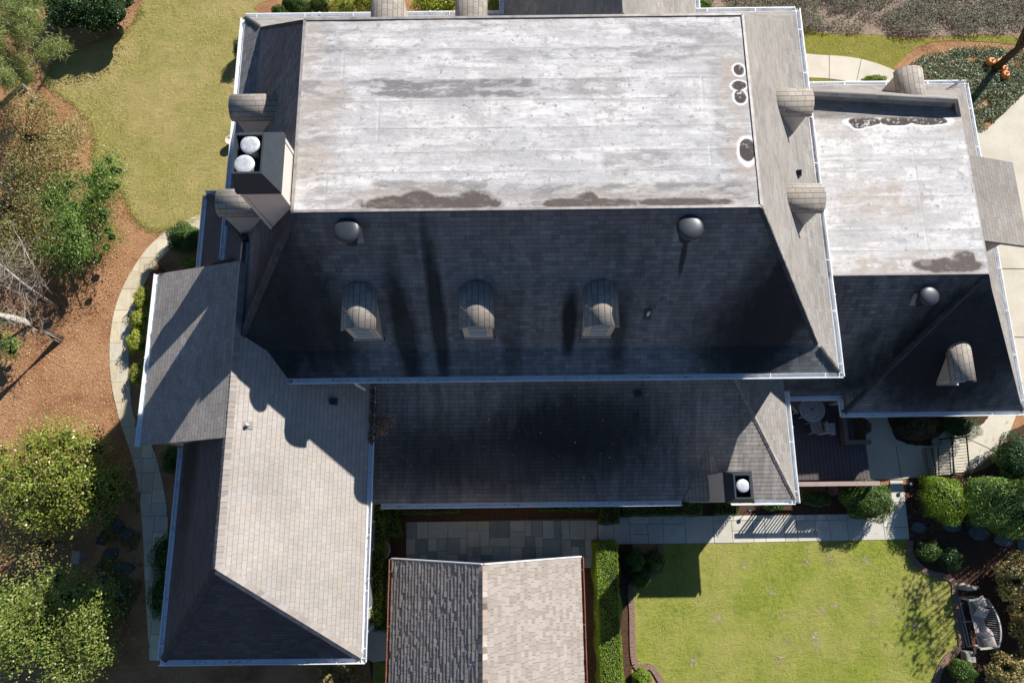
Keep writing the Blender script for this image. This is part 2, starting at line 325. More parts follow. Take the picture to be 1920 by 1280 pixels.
def gutter(p0,p1,out,parent,name='gutter',wd=.17,wall=.012, dirt=1.):
    p0=Vector(p0);p1=Vector(p1);o=Vector(out).normalized(); z=Vector((0,0,1)); b=MB()
    prof=[(0.0,.0),(0.0,-.11),(wd*.75,-.11),(wd,-.03),(wd,.012),(wd-.03,.012),(wd-.03,-.0),(wd-.015,-.03),(wd*.72,-.095),(.015,-.095),(.015,.0)]
    n=len(prof); L=(p1-p0).length; ns=max(1,int(L/1.2)); d=(p1-p0).normalized(); st_=[]
    for k in range(ns+1):
        e=p0.lerp(p1,k/ns)+z*(random.uniform(-.008,.004) if 0<k<ns else 0)+o*(random.uniform(-.005,.006) if 0<k<ns else 0); st_.append(e); b.v+= [tuple(e+o*x+z*(y-.01)) for x,y in prof]
    for k in range(ns):
        for i in range(n): b.f.append((k*n+i,k*n+(i+1)%n,(k+1)*n+(i+1)%n,(k+1)*n+i))
    b.f.append(tuple(range(n))[::-1]); b.f.append(tuple(range(ns*n,ns*n+n)))
    for k in range(2,ns,3):                      # joints between lengths, and hanger straps
        e=st_[k]; b.add([tuple(e+o*x+z*(y+.002)-d*.03) for x,y in ((wd*.72,-.122),(wd+.008,-.03),(wd+.008,.018),(wd-.045,.018))]+[tuple(e+o*x+z*(y+.002)+d*.03) for x,y in ((wd*.72,-.122),(wd+.008,-.03),(wd+.008,.018),(wd-.045,.018))],[(0,1,5,4),(1,2,6,5),(2,3,7,6)])
    x_=.4
    while x_<L: b.bar(p0+d*x_+z*(-.004),p0+d*x_+o*(wd-.02)+z*(-.004),.025,.006); x_+=1.7
    gutter_lines.append((p0+o*wd*.45-z*.09,p1+o*wd*.45-z*.09,dirt))
    return b.build(name,M['white'],parent)

house=thing('house',(0,0,0),'large house with grey shingle hips, two flat whitish roof decks, barrel dormers and two chimneys','house')
ZE=6.67; X0,X1,Y0,Y1=-9.30,10.085,3.91,16.83; FX0,FX1,FY0,FY1,ZF=-5.70,6.49,7.50,13.24,11.07
fl=.78; ZK=ZE+fl*.60
KX0,KX1,KY0,KY1=X0+fl,X1-fl,Y0+fl,Y1-fl
_a=at(305,1237,4.75); _b=at(677,1238,4.75); WING=(_a[0],_b[0],4.75,_a[1])
E4=[(X0,Y0,ZE),(X1,Y0,ZE),(X1,Y1,ZE),(X0,Y1,ZE)]; K4=[(KX0,KY0,ZK),(KX1,KY0,ZK),(KX1,KY1,ZK),(KX0,KY1,ZK)]
F4=[(FX0,FY0,ZF),(FX1,FY0,ZF),(FX1,FY1,ZF),(FX0,FY1,ZF)]
polys=[]
for i in range(4):
    j=(i+1)%4; polys+=[[E4[i],E4[j],K4[j],K4[i]],[K4[i],K4[j],F4[j],F4[i]]]
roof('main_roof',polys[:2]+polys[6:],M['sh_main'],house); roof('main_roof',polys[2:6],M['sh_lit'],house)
TS=(ZF-ZK)/(FX0-KX0)
caps('hip_cap',[(K4[0],F4[0],.9,.9),(E4[0],K4[0],.4,.4)],M['sh_cap'],house)
caps('hip_cap',[(K4[i],F4[i],1.,1.) for i in (1,3)]+[(E4[i],K4[i],.4,.4) for i in (1,3)],M['sh_cap'],house,wd=.16)
# ---- flat decks: colour computed on a fine grid from stain shapes
def vnoise(x,y,seed):
    r=np.random.default_rng(seed).random((256,256)); xi=np.floor(x).astype(int); yi=np.floor(y).astype(int); fx=x-xi; fy=y-yi
    fx=fx*fx*(3-2*fx); fy=fy*fy*(3-2*fy); g=lambda a,b: r[a%256,b%256]
    return (g(xi,yi)*(1-fx)+g(xi+1,yi)*fx)*(1-fy)+(g(xi,yi+1)*(1-fx)+g(xi+1,yi+1)*fx)*fy
def fbm(x,y,seed,o=5,p=.55):
    s=0;a=1;t=0
    for i in range(o): s=s+a*vnoise(x*2**i+17*i,y*2**i+5*i,seed+i); t+=a; a*=p
    return s/t
def sstep(a,b,x): t=np.clip((x-a)/(b-a),0,1); return t*t*(3-2*t)
def pond(X,Y,blobs,wob,seed):
    """signed field >0 inside union of blobs (cx,cy,rx,ry)"""
    f=np.full(X.shape,-9.)
    for cx,cy,rx,ry in blobs: f=np.maximum(f, 1-np.sqrt(((X-cx)/rx)**2+((Y-cy)/ry)**2))
    return f+(fbm(X*2.5,Y*2.5,seed)-.5)*wob
def flat_deck(name,x0,x1,y0,y1,z,seams,vseams,dark,brown,rims,parent,seed,soot=()):
    st=.025; nx=int((x1-x0)/st); ny=int((y1-y0)/st); xs=np.linspace(x0,x1,nx); ys=np.linspace(y0,y1,ny); X,Y=np.meshgrid(xs,ys)
    Z=np.full(X.shape,z)+(fbm(X*1.2,Y*1.2,seed+50)-.5)*.03
    for s in seams: Z+= .004*np.exp(-((Y-s)/.05)**2)
    white=np.array([.66,.638,.622]); grey=np.array([.46,.445,.44]); brn=np.array([.36,.305,.265]); drk=np.array([.095,.075,.068])
    n1=fbm(X*.7,Y*2.2,seed); n2=fbm(X*3,Y*7,seed+9,6,.65); n3=fbm(X*14,Y*14,seed+20,3,.7); n4=fbm(X*.9,Y*.9,seed+31)
    C=white*(np.ones(X.shape)[...,None])
    def lay(m,c,k=1.):
        nonlocal C
        m=np.clip(m*k,0,1)[...,None]; C=C*(1-m)+c*m
    lay(sstep(.46,.72,n1)*.75,grey); lay(sstep(.55,.74,n2)*.65,grey*.9); lay(sstep(.62,.8,fbm(X*1.2,Y*9,seed+44,5,.7)),grey*.75,.6)
    n5=fbm(X*2.0,Y*2.6,seed+60,6,.62); lay(sstep(.50,.72,n5)*.7,grey*1.05); lay(sstep(.60,.78,fbm(X*5,Y*6,seed+66,4,.6)),grey*.8,.5); lay(sstep(.56,.7,fbm(X*.8,Y*1.2,seed+80,4)),brn*1.5,.16)
    lay(sstep(.70,.80,fbm(X*9,Y*11,seed+61,3,.7)),np.array([.16,.14,.13]),.7); lay(sstep(.60,.74,fbm(X*2.6,Y*3.6,seed+62,6,.7)),np.array([.30,.28,.27]),.5)
    # patchy repairs with straighter edges
    rg=np.random.default_rng(seed+3)
    for i in range(26):
        cx=rg.uniform(x0+1,x1-1); cy=rg.uniform(y0+.8,y1-.4); rx=rg.uniform(.15,.75); ry=rg.uniform(.08,.22)
        d=np.maximum(abs(X-cx)/rx,abs(Y-cy)/ry)+(n2-.5)*.7; lay(sstep(1.05,.9,d),grey*rg.uniform(1.0,1.28),.55)
    for i,s in enumerate(seams):
        lay(np.exp(-((Y-s-.01*np.sin(X*3))/.014)**2)*sstep(.32,.6,fbm(X*1.5,Y*0+i,seed+70)),grey*.45,.8)
        lay(sstep(.22,0,(s-Y))*(s>Y)*sstep(.45,.65,fbm(X*1.1,Y*5+i*3,seed+71)),grey*.8,.6)
    for (vx,a,b) in vseams: lay(np.exp(-((X-vx)/.022)**2)*((Y>a)&(Y<b)),white*1.08,.7); lay(np.exp(-((X-vx-.05)/.03)**2)*((Y>a)&(Y<b)),grey*.8,.5)
    lay(sstep(.45,.68,fbm(X*.45,Y*4.2,seed+90,5,.6))*.55,grey*.92); lay(sstep(.55,.75,fbm(X*1.1,Y*12,seed+95,5,.65))*.5,grey*.7)
    sn=sstep(.36,.62,fbm(X*2.2,Y*8,seed+97,5,.68))
    for (u0,v0,u1,v1,k) in soot:
        a=Q(u0,v0,z); b_=Q(u1,v1,z); m=sstep(a[0]-.12,a[0]+.12,X)*sstep(b_[0]+.25,b_[0]-.25,X)*sstep(b_[1]-.05,b_[1]+.05,Y)*sstep(a[1]+.05,a[1]-.05,Y); lay(m*sn*k*1.1,np.array([.13,.12,.12])); lay(m*k*.35,grey*.8)
    for bl in brown:
        f=pond(X,Y,bl,.9,seed+5); lay(sstep(-.25,.6,f)*(.3+.7*sstep(.35,.65,n2)),brn*1.15,.85)
    for bl,k in dark:
        f=pond(X,Y,bl,.8,seed+6); m=sstep(-.10,.16,f+(n3-.5)*.12); lay(m*(.78+.4*sstep(.35,.6,n2)),drk*1.15,k); lay(np.exp(-((f+.06)/.05)**2)*.5,brn*.5,k)
    for bl in rims:
        f=pond(X,Y,bl,.45,seed+7)
        lay(sstep(-.40,-.16,f),white*1.3); lay(sstep(-.04,.06,f),drk*.62); lay(sstep(.1,.2,f)*sstep(.6,.72,n3),grey)
    e=np.minimum(np.minimum(X-x0,x1-X),np.minimum(Y-y0,y1-Y)); lay(sstep(.10,.0,e+(n2-.5)*.1),brn*.7,.7)
    C=C*(.9+.2*n3[...,None])*(.94+.12*n4[...,None])
    me=bpy.data.meshes.new(name); nv=nx*ny; me.vertices.add(nv); me.vertices.foreach_set('co',np.stack([X,Y,Z],-1).ravel())
    i=np.arange(nx-1)[None,:]+np.arange(ny-1)[:,None]*nx; q=np.stack([i,i+1,i+1+nx,i+nx],-1).reshape(-1,4); nf=len(q)
    me.loops.add(nf*4); me.polygons.add(nf); me.loops.foreach_set('vertex_index',q.ravel()); me.polygons.foreach_set('loop_start',np.arange(nf)*4)
    me.update(calc_edges=True); ca=me.color_attributes.new('stain','FLOAT_COLOR','POINT')
    ca.data.foreach_set('color',np.concatenate([C,np.ones(C.shape[:2]+(1,))],-1).astype(np.float32).ravel())
    t=NT(name+'_coating'); c=t.n('VertexColor',layer_name='stain').outputs[0]; co=obj_co(t)
    t.bump(t.noise(t.map(co,(3,9,3)),3,6,.7),.012); mt=t.done(c,.75,.3)
    o=link(name,me,mt,parent); o.location.z=.03
    return o
def Q(u,v,z): return at(u,v,z)[:2]
def blob(u0,v0,u1,v1,z):
    a=Q(u0,(v0+v1)/2,z); b=Q(u1,(v0+v1)/2,z); c=Q((u0+u1)/2,v0,z); d=Q((u0+u1)/2,v1,z)
    return ((a[0]+b[0])/2,(c[1]+d[1])/2,abs(b[0]-a[0])/2,abs(c[1]-d[1])/2)
z=ZF
sm=[Q(960,v,z)[1] for v in (92,150,188,240,285,322)]
vs_=[(Q(645,70,z)[0],Q(645,150,z)[1],Q(645,90,z)[1]),(Q(708,230,z)[0],Q(708,268,z)[1],Q(708,190,z)[1]),(Q(610,350,z)[0],Q(610,392,z)[1],Q(610,325,z)[1]),(Q(1315,170,z)[0],Q(1315,192,z)[1],Q(1315,145,z)[1]),(Q(1330,300,z)[0],Q(1330,315,z)[1],Q(1330,265,z)[1])]
flat_deck('flat_roof',FX0-.03,FX1+.03,FY0-.05,FY1+.03,ZF,sm,vs_,
   soot=[(550,60,640,250,.35),(545,250,620,340,.5),(570,350,1420,392,.35),(1330,120,1420,380,.35),(697,149,790,186,1.),(780,152,905,184,.8),(900,150,1000,184,.95),(555,153,700,190,.55),(1000,150,1180,180,.4),(560,30,1000,60,.25),(1180,45,1390,120,.35),(560,90,760,112,.3),(700,340,930,362,.6),(1000,348,1400,370,.5),(850,95,1250,112,.3),(1130,285,1260,320,.45)],
   dark=[([blob(690,366,930,398,z),blob(745,358,835,396,z),blob(850,360,922,398,z)],1.1),([blob(990,372,1200,393,z),blob(1080,362,1122,390,z)],1.1),([blob(1190,372,1362,388,z)],1.1)],
   brown=[[blob(620,345,940,398,z)],[blob(950,350,1420,396,z)],[blob(1335,85,1425,215,z)],[blob(1350,255,1440,330,z)],[blob(540,130,660,262,z)],[blob(538,255,640,345,z)],[blob(550,35,610,130,z)],[blob(1330,80,1440,240,z)],[blob(1360,250,1440,385,z)],[blob(560,25,1400,46,z)]],
   rims=[[blob(1374,121,1396,143,z)],[blob(1371,153,1398,170,z),blob(1376,170,1399,196,z)],[blob(1385,262,1416,307,z)]],parent=house,seed=100)
# deck edge flashing
b=MB(); 
for a_,b_ in zip(F4,F4[1:]+F4[:1]): b.bar((a_[0],a_[1],ZF+.035),(b_[0],b_[1],ZF+.035),.07,.05)
b.build('roof_edge_flashing',plain('weathered_flashing',(.36,.33,.31),.5,.4,.2,.4,3),house)

# ---- left wing (ridge running up the picture)
XR,ZR=-8.28,7.80; A,B,Z4,YB=WING; WE=2.92; YN=11.0
WT=(ZR-Z4)/(B-XR); S1=(A,YB,Z4); S2=(B,YB,Z4); R1=(XR,YB+WE,ZR); TN=(ZR-Z4)/3.0
N1=(A,YN,Z4); R2=(XR,YN-3.0,ZR)
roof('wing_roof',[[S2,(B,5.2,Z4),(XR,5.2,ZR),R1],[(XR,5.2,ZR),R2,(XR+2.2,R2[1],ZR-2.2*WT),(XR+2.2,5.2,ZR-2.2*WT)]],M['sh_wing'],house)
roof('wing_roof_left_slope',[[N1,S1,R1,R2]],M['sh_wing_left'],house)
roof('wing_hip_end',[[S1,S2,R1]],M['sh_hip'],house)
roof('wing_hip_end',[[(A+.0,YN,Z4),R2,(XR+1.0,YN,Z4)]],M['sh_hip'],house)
caps('ridge_cap',[(R1,(XR,7.3,ZR+.02),1.0,1.0),(S2,R1,.6,.6)],M['sh_cap2'],house,wd=.28)
caps('hip_cap',[(S1,R1,.6,.6),(N1,R2,.8,.8)],M['sh_cap'],house)
# low-pitched gable slope lying over the left wing
CY0,CY1=2.0,7.78; CXe,CZe=-11.98,5.50; up=.035
roof('side_gable_roof',[[(CXe,CY0,CZe),(XR,CY0,ZR+up),(XR,CY1-.42,ZR+up),(CXe,CY1,CZe)]],M['sh_gable'],house,thick=.1)
b=MB(); 
for y in (CY0+.12,CY1-.12): b.add([(CXe+.35,y,CZe-.05),(XR,y,ZR-.1),(XR,y,4.0),(CXe+.35,y,0)],[(0,1,2,3)])
b.box(CXe+.4,CXe+.55,CY0+.12,CY1-.12,0,CZe+.05)
b.build('wall',M['cream'],house)
# ---- lower roof in the middle
EX0,EX1,EY,EZ,ET,ER=-5.6,9.71,.11,3.15,.33,.62
ytop=4.40; zt=EZ+ET*(ytop-EY); xh=EX1-(zt-EZ)/ER
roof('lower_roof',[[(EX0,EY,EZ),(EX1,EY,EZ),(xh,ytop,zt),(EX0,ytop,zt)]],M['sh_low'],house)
roof('lower_roof_end',[[(EX1,EY,EZ),(EX1,ytop+.6,EZ),(xh,ytop+.6,zt),(xh,ytop,zt)]],M['sh_lit'],house)
caps('hip_cap',[((EX1,EY,EZ),(xh,ytop,zt),.4,.7)],M['sh_cap2'],house,wd=.16)
gx=6.66; gz=3.79; gy=EY+(gz-EZ)/ET
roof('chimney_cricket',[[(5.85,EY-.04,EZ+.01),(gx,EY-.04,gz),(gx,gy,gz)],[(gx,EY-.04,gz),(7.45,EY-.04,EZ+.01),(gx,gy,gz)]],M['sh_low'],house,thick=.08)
# ---- right wing
BZ,BZF=2.5,6.55; BX1=18.58; BF=[(10.0,7.12),(15.3,7.12),(15.33,12.64),(10.0,12.66)]
xc,yc,yi=12.08,3.18,3.80
PB=(15.3,7.12,BZF); PT=(15.33,12.64,BZF)
bk=.55; # eave flare on the far right side
ra=at(1521,168,6.94); rb=at(1796,186,7.0); va=(ra[0],ra[1]-.05,6.59); vb=(rb[0],rb[1]-.05,6.58)
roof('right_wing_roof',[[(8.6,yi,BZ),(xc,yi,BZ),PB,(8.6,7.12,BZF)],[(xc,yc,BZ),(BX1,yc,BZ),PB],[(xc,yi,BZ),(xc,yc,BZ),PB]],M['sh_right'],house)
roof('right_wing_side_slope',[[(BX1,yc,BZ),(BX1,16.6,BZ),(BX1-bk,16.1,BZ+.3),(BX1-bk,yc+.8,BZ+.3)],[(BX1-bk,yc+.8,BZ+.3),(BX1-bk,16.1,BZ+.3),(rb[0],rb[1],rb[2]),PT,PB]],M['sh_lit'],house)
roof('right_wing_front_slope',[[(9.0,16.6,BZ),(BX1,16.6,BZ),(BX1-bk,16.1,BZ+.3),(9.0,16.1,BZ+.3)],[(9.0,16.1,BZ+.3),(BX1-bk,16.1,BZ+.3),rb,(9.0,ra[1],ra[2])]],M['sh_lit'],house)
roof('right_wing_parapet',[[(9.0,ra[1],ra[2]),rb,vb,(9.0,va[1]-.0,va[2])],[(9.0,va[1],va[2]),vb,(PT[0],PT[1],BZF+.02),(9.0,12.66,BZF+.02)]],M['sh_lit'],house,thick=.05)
caps('hip_cap',[((xc,yc,BZ),PB,1.0,1.0),((BX1,yc,BZ),(BX1-bk,yc+.8,BZ+.3),.4,.4),((BX1-bk,yc+.8,BZ+.3),PB,.9,.9)],M['sh_cap'],house,wd=.2)
z=BZF
flat_deck('flat_roof',9.9,15.36,7.08,12.7,BZF,[Q(1700,v,z)[1] for v in (300,368,430,470)],[(Q(1716,330,z)[0],Q(1716,470,z)[1],Q(1716,270,z)[1])],
   dark=[([blob(1705,486,1855,511,z),blob(1785,472,1830,508,z)],1.)],
   brown=[[blob(1530,470,1860,530,z)],[blob(1525,215,1610,262,z)],[blob(1760,215,1830,255,z)],[blob(1560,330,1740,420,z)]],
   rims=[[blob(1590,219,1655,238,z),blob(1595,224,1620,243,z),blob(1645,219,1712,237,z),blob(1700,219,1775,236,z)]],parent=house,seed=200)
# shed dormer on the far side of the right wing
s1=on(1825,292,(15.3,0,6.5),(0.12,0,1)); s2=on(1960,345,(15.3,0,6.5),(0.12,0,1)); s3=on(1965,470,(15.3,0,6.5),(0.12,0,1)); s4=on(1848,452,(15.3,0,6.5),(0.12,0,1))
y_lo=s4[1]; y_hi=s1[1]
xe=at(1917,400,5.95)[0]
roof('shed_dormer_roof',[[(15.25,y_lo,6.58),(xe,y_lo,5.95),(xe,y_hi,5.95),(15.25,y_hi,6.58)]],M['sh_shed'],house,thick=.14)
MB().box(15.4,xe-.4,y_lo+.35,y_hi-.35,2.4,5.93).build('shed_dormer_wall',M['cream'],house)
# ---- projecting front gable
gl=at(945,14,ZE); gr=at(1304,10,ZE); gm=(gl[0]+gr[0])/2; GZ=10.95; ysp=FY1+.25
roof('front_gable_roof',[[(gl[0],ysp,ZE),(gm,ysp,GZ),(gm,24,GZ),(gl[0],24,ZE)],[(gr[0],ysp,ZE),(gm,ysp,GZ),(gm,24,GZ),(gr[0],24,ZE)]],M['sh_lit'],house)
MB().box(gl[0]+.4,gr[0]-.4,16,23.6,0,ZE-.1).build('wall',M['cream'],house)
# ---- walls
for nm,bx in (('wall',(X0+.5,X1-.5,Y0+.5,Y1-.5,0,ZE-.06)),('wall',(A+.45,B-.45,YB+.45,6,0,Z4-.06)),('wall',(A+.45,X0+.9,6.002,YN-.45,0,Z4-.06)),('wall',(EX0+.9,EX1-.5,EY+.5,4.3,0,EZ-.06)),
              ('wall',(9.7,xc+.2,yi+.5,7,0,BZ-.05)),('wall',(xc+.203,BX1-.5,yc+.5,16.1,0,BZ-.05)),('wall',(9.72,xc+.2,7.003,16.1,0,BZ-.05))):
    MB().box(*bx).build(nm,M['cream'],house)
# ---- windows on the walls
def wall_window(x,y,z0,wd,h,face):
    b=MB(); g=MB()
    if face=='y':
        b.box(x-wd/2-.08,x+wd/2+.08,y-.05,y+.02,z0-.08,z0+h+.08); g.box(x-wd/2,x+wd/2,y-.06,y,z0,z0+h)
    else:
        b.box(x-.05,x+.05,y-wd/2-.08,y+wd/2+.08,z0-.08,z0+h+.08); g.box(x-.06,x+.06,y-wd/2,y+wd/2,z0,z0+h)
    w_=b.build('window',M['white'],house); g.build('pane',M['glass'],w_)
for x in (-3,-.5,2,4.5): wall_window(x,EY+.5,.8,1.1,1.6,'y')
for y in (-3,-1,1): wall_window(B-.45,y,1,.9,1.8,'x'); wall_window(A+.45,y,1,.9,1.8,'x')
for x in (-9.5,-7): wall_window(x,YB+.45,1,1.,1.8,'y')
# ---- gutters
gutter((-7.74,Y0,ZE),(X1+.12,Y0,ZE),(0,-1,0),house); gutter((X1,Y0-.12,ZE),(X1,Y1+.12,ZE),(1,0,0),house); gutter((gr[0],Y1,ZE),(X1,Y1,ZE),(0,1,0),house)
gutter((X0,Y1,ZE),(gl[0],Y1,ZE),(0,1,0),house); gutter((X0,7.85,ZE),(X0,Y1,ZE),(-1,0,0),house)
gutter((B,YB-.12,Z4),(B,3.95,Z4),(1,0,0),house); gutter((A-.12,YB,Z4),(B+.12,YB,Z4),(0,-1,0),house); gutter((A,YB,Z4),(A,CY0-.02,Z4),(-1,0,0),house)
gutter((A,CY1,Z4),(A,YN,Z4),(-1,0,0),house); gutter((A-.1,YN,Z4),(X0-.15,YN,Z4),(0,1,0),house)
gutter((CXe,CY0-.02,CZe),(CXe,CY1,CZe),(-1,0,0),house)
gutter((B+.15,EY,EZ),(5.80,EY,EZ),(0,-1,0),house); gutter((EX1,EY-.12,EZ),(EX1,Y0,EZ),(1,0,0),house); gutter((7.5,EY,EZ),(EX1,EY,EZ),(0,-1,0),house)
gutter((EX1,yi,BZ),(xc-.0,yi,BZ),(0,-1,0),house); gutter((xc,yc-.12,BZ),(xc,yi-.12,BZ),(-1,0,0),house); gutter((xc-.12,yc,BZ),(BX1+.12,yc,BZ),(0,-1,0),house); gutter((BX1,yc,BZ),(BX1,16.6,BZ),(1,0,0),house)
gutter((9.9,16.6,BZ),(BX1+.12,16.6,BZ),(0,1,0),house)
gutter((gl[0],17,ZE),(gl[0],24,ZE),(-1,0,0),house); gutter((gr[0],17,ZE),(gr[0],24,ZE),(1,0,0),house)
for pts in ([(-5.0,Y0-.07,ZE-.1),(-4.97,Y0-.12,6.0),(-4.9,3.78,5.2)],[(A-.05,YB-.06,Z4-.1),(A+.35,YB+.35,3.7),(A+.35,YB+.35,.1)],[(B+.05,YB-.06,Z4-.1),(B-.35,YB+.35,3.7),(B-.35,YB+.35,.1)],[(BX1,yc-.05,BZ-.1),(BX1-.4,yc+.4,2.1),(BX1-.4,yc+.4,.1)]):
    MB().tube(pts,.045,6).build('downspout',M['white'],house)
# ---- barrel dormers
def dormer(c, front, face, zb, zs, R, depth=1.5, label=None, seg=0.):
    """c: centre along the eave, front: distance of the front plane, face: outward unit vector"""
    f=Vector((*face,0)); s=Vector((-f.y,f.x,0))
    def W(a,d,z): p=(s*a if True else 0)+f*d; return Vector((p.x+org.x,p.y+org.y,z))
    org=(Vector((c,front,0)) if abs(face[1])>.5 else Vector((front,c,0)))
    n=14; wl=R-.07; b=MB()
    def AR(r_,t):
        a=r_*math.cos(t); return (a, seg*(1-(a/r_)**2) if seg else r_*.8*math.sin(t))
    arch=[(wl*math.cos(math.pi*k/n),zs-.05+AR(wl,math.pi*k/n)[1]) for k in range(n+1)]
    prof=[(wl,zb-.5)]+arch+[(-wl,zb-.5)]
    m=len(prof); b.v+=[tuple(W(a,0,z_)) for a,z_ in prof]+[tuple(W(a,-depth,z_)) for a,z_ in prof]
    b.f.append(tuple(range(m))); b.f.append(tuple(range(m,2*m))[::-1])
    for i in range(m): b.f.append((i,i+m,(i+1)%m+m,(i+1)%m))
    body=b.build('dormer',M['cream'],house)
    if label: body['label']=label
    # shingled barrel roof with thickness
    me=bpy.data.meshes.new('dormer_roof'); vs=[];fs=[]
    for d in (.10,-depth):
        for rr in (R,R-.05):
            for k in range(n+1):
                t=math.pi*(k/n)*1.0; vs.append(tuple(W(rr*math.cos(t)*1.0,d,zs+AR(rr,t)[1]-(R-rr)*(1 if seg else 0)-(.03 if k in (0,n) else 0))))
    q=n+1
    for k in range(n):
        fs+=[(k,k+1,2*q+k+1,2*q+k),(q+k+1,q+k,3*q+k,3*q+k+1),(k+1,k,q+k,q+k+1),(2*q+k,2*q+k+1,3*q+k+1,3*q+k)]
    fs+=[(0,2*q,3*q,q),(n,q+n,3*q+n,2*q+n)]
    me.from_pydata(vs,[],fs); me.update(); uv=me.uv_layers.new(name='UVMap')
    for p in me.polygons:
        for li in p.loop_indices:
            vi=me.loops[li].vertex_index; k=(vi%q); row=(vi//(2*q)); uv.data[li].uv=((.1-(0 if row==0 else depth+.1))+c, k/n*math.pi*R*.9)
        if p.index%4==0 and p.index<4*n: p.use_smooth=True
    link('dormer_roof',me,M['sh_dormer'],body)
    # arched window: white frame and glass, with a sill
    def plate(w0,z0,z1,d0,d1,name,mat,par):
        g=MB(); pr=[(w0,z0)]+[(w0*math.cos(math.pi*k/8),z1+w0*.6*math.sin(math.pi*k/8)) for k in range(9)]+[(-w0,z0)]; m_=len(pr)
        g.v+=[tuple(W(a,d0,z_)) for a,z_ in pr]+[tuple(W(a,d1,z_)) for a,z_ in pr]; g.f.append(tuple(range(m_))); g.f.append(tuple(range(m_,2*m_))[::-1])
        for i in range(m_): g.f.append((i,i+m_,(i+1)%m_+m_,(i+1)%m_))
        return g.build(name,mat,par)
    wf=plate(R*.62,zb+.35,zs-.06,.03,-.1,'window',M['cream'],body); plate(R*.50,zb+.42,zs-.10,.042,-.1,'pane',M['glass'],wf)
    for zz in (zb+.7,zb+1.05):
        if zz<zs-.1: MB().bar(W(-R*.5,.05,zz),W(R*.5,.05,zz),.02,.03).build('glazing_bar',M['white'],wf)
    fb=MB(); fb.bar(W(-wl-.06,.03,zb+.015),W(wl+.06,.03,zb+.015),.10,.03); fb.build('flashing',M['vent'],body)
    g=MB(); a0=W(-wl-.03,.03,zb+.06); a1=W(wl+.03,.03,zb+.06); g.bar(a0,a1,.07,.04); g.build('sill',M['cream'],body)
for x in (-4.34,-1.02,2.50): dormer(x,4.94,(0,-1),7.50,9.0,.50,depth=1.2,seg=.27)
for y,f_ in ((11.85,-8.34),(8.74,-8.48)): dormer(y,f_,(-1,0),7.1,8.95,.43)
for y in (12.22,8.98): dormer(y,9.30,(1,0),7.0,8.28,.47)
for u in (724,883): dormer(at(u,15,8.8)[0],16.3,(0,1),7.1,8.6,.52,2.4)
dormer(15.36,4.05,(0,-1),3.45,4.36,.42,1.5)
d6=at(1712,150,5.9); dormer(d6[0],14.95,(0,1),4.4,5.65,.50,1.7)
# ---- chimneys
def chimney(x0,x1,y0,y1,zb,zc,zt_,tx0,tx1,ty0,ty1,caps_,lab):
    b=MB().box(x0,x1,y0,y1,zb,zc)
    ch=b.build('chimney',M['taupe'],house); ch['label']=lab
    tr=MB()
    for x in (x0,x1):
        for y in (y0,y1): tr.box(x-.02 if x==x0 else x-.08, x+.08 if x==x0 else x+.02, y-.02 if y==y0 else y-.08, y+.08 if y==y0 else y+.02, zb+.002, zc-.002)
    tr.build('corner_board',M['taupe'],ch)
    s=MB(); o=.05
    lo=[(x0-o,y0-o),(x1+o,y0-o),(x1+o,y1+o),(x0-o,y1+o)]; hi=[(tx0,ty0),(tx1,ty0),(tx1,ty1),(tx0,ty1)]; i_=.05
    hin=[(tx0+i_,ty0+i_),(tx1-i_,ty0+i_),(tx1-i_,ty1-i_),(tx0+i_,ty1-i_)]
    s.v=[(a,b2,zc-.14) for a,b2 in lo]+[(a,b2,zc) for a,b2 in lo]+[(a,b2,zt_) for a,b2 in hi]+[(a,b2,zt_) for a,b2 in hin]+[(a,b2,zc+.1) for a,b2 in hin]
    for l in range(4):
        for i in range(4): s.f.append((l*4+i,l*4+(i+1)%4,(l+1)*4+(i+1)%4,(l+1)*4+i))
    s.f.append((16,17,18,19)); s.build('shroud',M['shroud'],ch)
    for cx,cy,r in caps_:
        f=MB().lathe((cx,cy,zc+.1),[(r*.62,0),(r*.62,(zt_-zc)*.75)],20).build('flue',M['steel'],ch,True)
        MB().lathe((cx,cy,zt_-.10),[(r*.9,0),(r,.02),(r,.07),(r*.93,.072),(r*.90,.078),(r*.6,.085),(r*.3,.09),(.01,.092)],28).build('flue_cap',M['steel'],ch,True)
chimney(-6.79,-5.78,7.68,9.20,8.5,12.02,12.66,-6.70,-5.97,7.80,8.86,[(-6.32,8.58,.235),(-6.42,8.06,.245)],'tall taupe chimney chase with a dark metal shroud and two round flue caps')
chimney(6.60,7.38,.06,.93,0,5.75,6.25,6.68,7.22,.13,.88,[(6.96,.52,.20)],'small taupe chimney chase with a dark shroud and one round flue cap at the lower eave')
